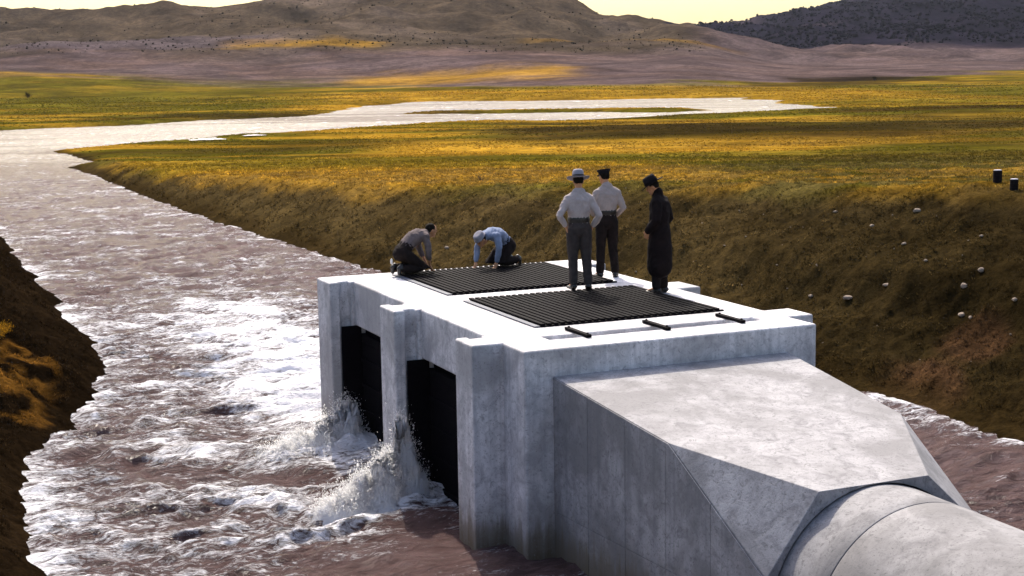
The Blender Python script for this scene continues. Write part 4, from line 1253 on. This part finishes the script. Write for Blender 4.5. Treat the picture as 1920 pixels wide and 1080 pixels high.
# two dark drums with pale lids on the bank crest at the right edge
def drum(u, v, s, lab):
    z = float(terrain(np.array([u]), np.array([v]))[0][0])
    r = empty('drum', (u, v, z - .03), label=lab, cat='drum', group='dark drums on the bank crest')
    bm = bmesh.new(); n = 28; rings = []
    for zz, rad in ((0, .96), (.02, 1), (.30, 1), (.32, 1.05), (.34, 1), (.60, 1), (.62, 1.05), (.64, 1), (.93, 1), (.97, 1.04)):
        rings.append([bm.verts.new((s * .33 * rad * math.cos(2 * math.pi * i / n), s * .33 * rad * math.sin(2 * math.pi * i / n), s * zz)) for i in range(n)])
    for a, b in zip(rings[:-1], rings[1:]):
        for i in range(n): bm.faces.new((a[i], a[(i + 1) % n], b[(i + 1) % n], b[i]))
    bm.faces.new(rings[-1])
    me = bpy.data.meshes.new('drum_body'); bm.to_mesh(me); bm.free(); me.materials.append(M_drum)
    o = bpy.data.objects.new('drum_body', me); COL.objects.link(o); o.parent = r
    bm = bmesh.new(); bmesh.ops.create_cone(bm, cap_ends=True, segments=28, radius1=s * .30, radius2=s * .28, depth=.05 * s, matrix=Matrix.Translation((0, 0, s * .995)))
    me = bpy.data.meshes.new('lid'); bm.to_mesh(me); bm.free(); me.materials.append(M_lid)
    o = bpy.data.objects.new('lid', me); COL.objects.link(o); o.parent = r
drum(16.2, 10.3, .30, 'left and taller of two dark drums with pale lids on the bank crest')
drum(15.6, 9.1, .27, 'right and lower of two dark drums with pale lids on the bank crest')

# dry bush twigs and isolated shrubs
def twig_bush(u, v, s, lab, name='dry_bush', leafy=None, n=26, seed=0):
    r = random.Random(seed)
    z = float(terrain(np.array([u]), np.array([v]))[0][0])
    root = empty(name, (u, v, z - .02), label=lab, cat='bush')
    bm = bmesh.new()
    tips = []
    for i in range(n):
        a = r.uniform(0, 2 * math.pi); t = r.uniform(.2, 1.1)
        p0 = Vector((0, 0, 0)); p1 = Vector((math.cos(a) * t * .4, math.sin(a) * t * .4, .5 * r.uniform(.6, 1.2))) * s; p2 = p1 + Vector((math.cos(a + r.uniform(-.8, .8)) * t * .5, math.sin(a) * t * .5, .5 * r.uniform(.3, 1))) * s
        tube(bm, [p0, p1, p2], [.018 * s, .012 * s, .005 * s], [.018 * s, .012 * s, .005 * s], n=5); tips += [p1, p2, (p1 + p2) / 2]
    me = bpy.data.meshes.new('stems'); bm.to_mesh(me); bm.free(); me.materials.append(M_bark)
    o = bpy.data.objects.new('stems', me); COL.objects.link(o); o.parent = root
    if leafy is not None:
        V = []; C = []
        for t in tips:
            for k in range(26):
                c = t + Vector((r.gauss(0, 1), r.gauss(0, 1), r.gauss(0, .8))) * .14 * s
                a, b = Vector((r.uniform(-1, 1), r.uniform(-1, 1), r.uniform(-1, 1))) * .07 * s, Vector((r.uniform(-1, 1), r.uniform(-1, 1), r.uniform(-1, 1))) * .07 * s
                V += [c, c + a, c + b]; g = r.uniform(.5, 1.5); C += [[q * g for q in leafy]] * 3
        me = mesh_np('foliage', np.array([tuple(q) for q in V]), np.arange(len(V)).reshape(-1, 3), M_scrub)
        add_attr(me, 'col', np.clip(np.array(C), 0, 1), 'COL')
        o = bpy.data.objects.new('foliage', me); COL.objects.link(o); o.parent = root
twig_bush(14.0, 36.0, .45, 'small bare twiggy bush on the bank crest left of the standing men', n=12, seed=4)
def px_ground(xp, D):
    return from_XD((xp - 960) / FOC * D, D)
for xp, D, s, lab, sd in ((66, 418, 1.5, 'dark low thicket alone on the left meadow', 5), (588, 905, 2.2, 'single dark shrub on the tan hillside below the left ridge', 6), (1640, 470, 1.4, 'dark bush cluster beyond the river bend on the right', 7)):
    u, v = px_ground(xp, D); twig_bush(u, v, s, lab, 'shrub', (.022, .018, .008), 18, sd)
# golden brush plants on the near left bank
for i, (u, v, s) in enumerate(((-5.4, 12.3, .42), (-5.9, 11.0, .5), (-6.3, 10.1, .38), (-5.1, 13.3, .32))):
    twig_bush(u, v, s, ['golden brush plant on the left bank, nearest the lower edge of its cluster', 'largest golden brush plant on the dark left bank', 'golden brush plant at the left photo edge on the dark bank', 'smallest golden brush plant on the left bank, farthest upstream'][[1, 1, 2, 3][i]] if i else 'golden brush plant in the middle of the dark left bank', 'brush_plant', (.30, .15, .012), 16, 20 + i)

# ---------------------------------------------------------------- haze
bm = bmesh.new(); box(bm, -6200, 6500, -3000, 5200, -5.2, 190)
me = bpy.data.meshes.new('haze'); bm.to_mesh(me); bm.free()
hm = bpy.data.materials.new('haze'); hm.use_nodes = True
hn = hm.node_tree
for q in list(hn.nodes): hn.nodes.remove(q)
pv_ = hn.nodes.new('ShaderNodeVolumePrincipled'); ho_ = hn.nodes.new('ShaderNodeOutputMaterial')
pv_.inputs['Color'].default_value = (.80, .86, 1.0, 1); pv_.inputs['Density'].default_value = 0.00003; pv_.inputs['Anisotropy'].default_value = 0.1
hn.links.new(pv_.outputs[0], ho_.inputs['Volume'])
me.materials.append(hm)
obj('haze', me, kind='stuff')
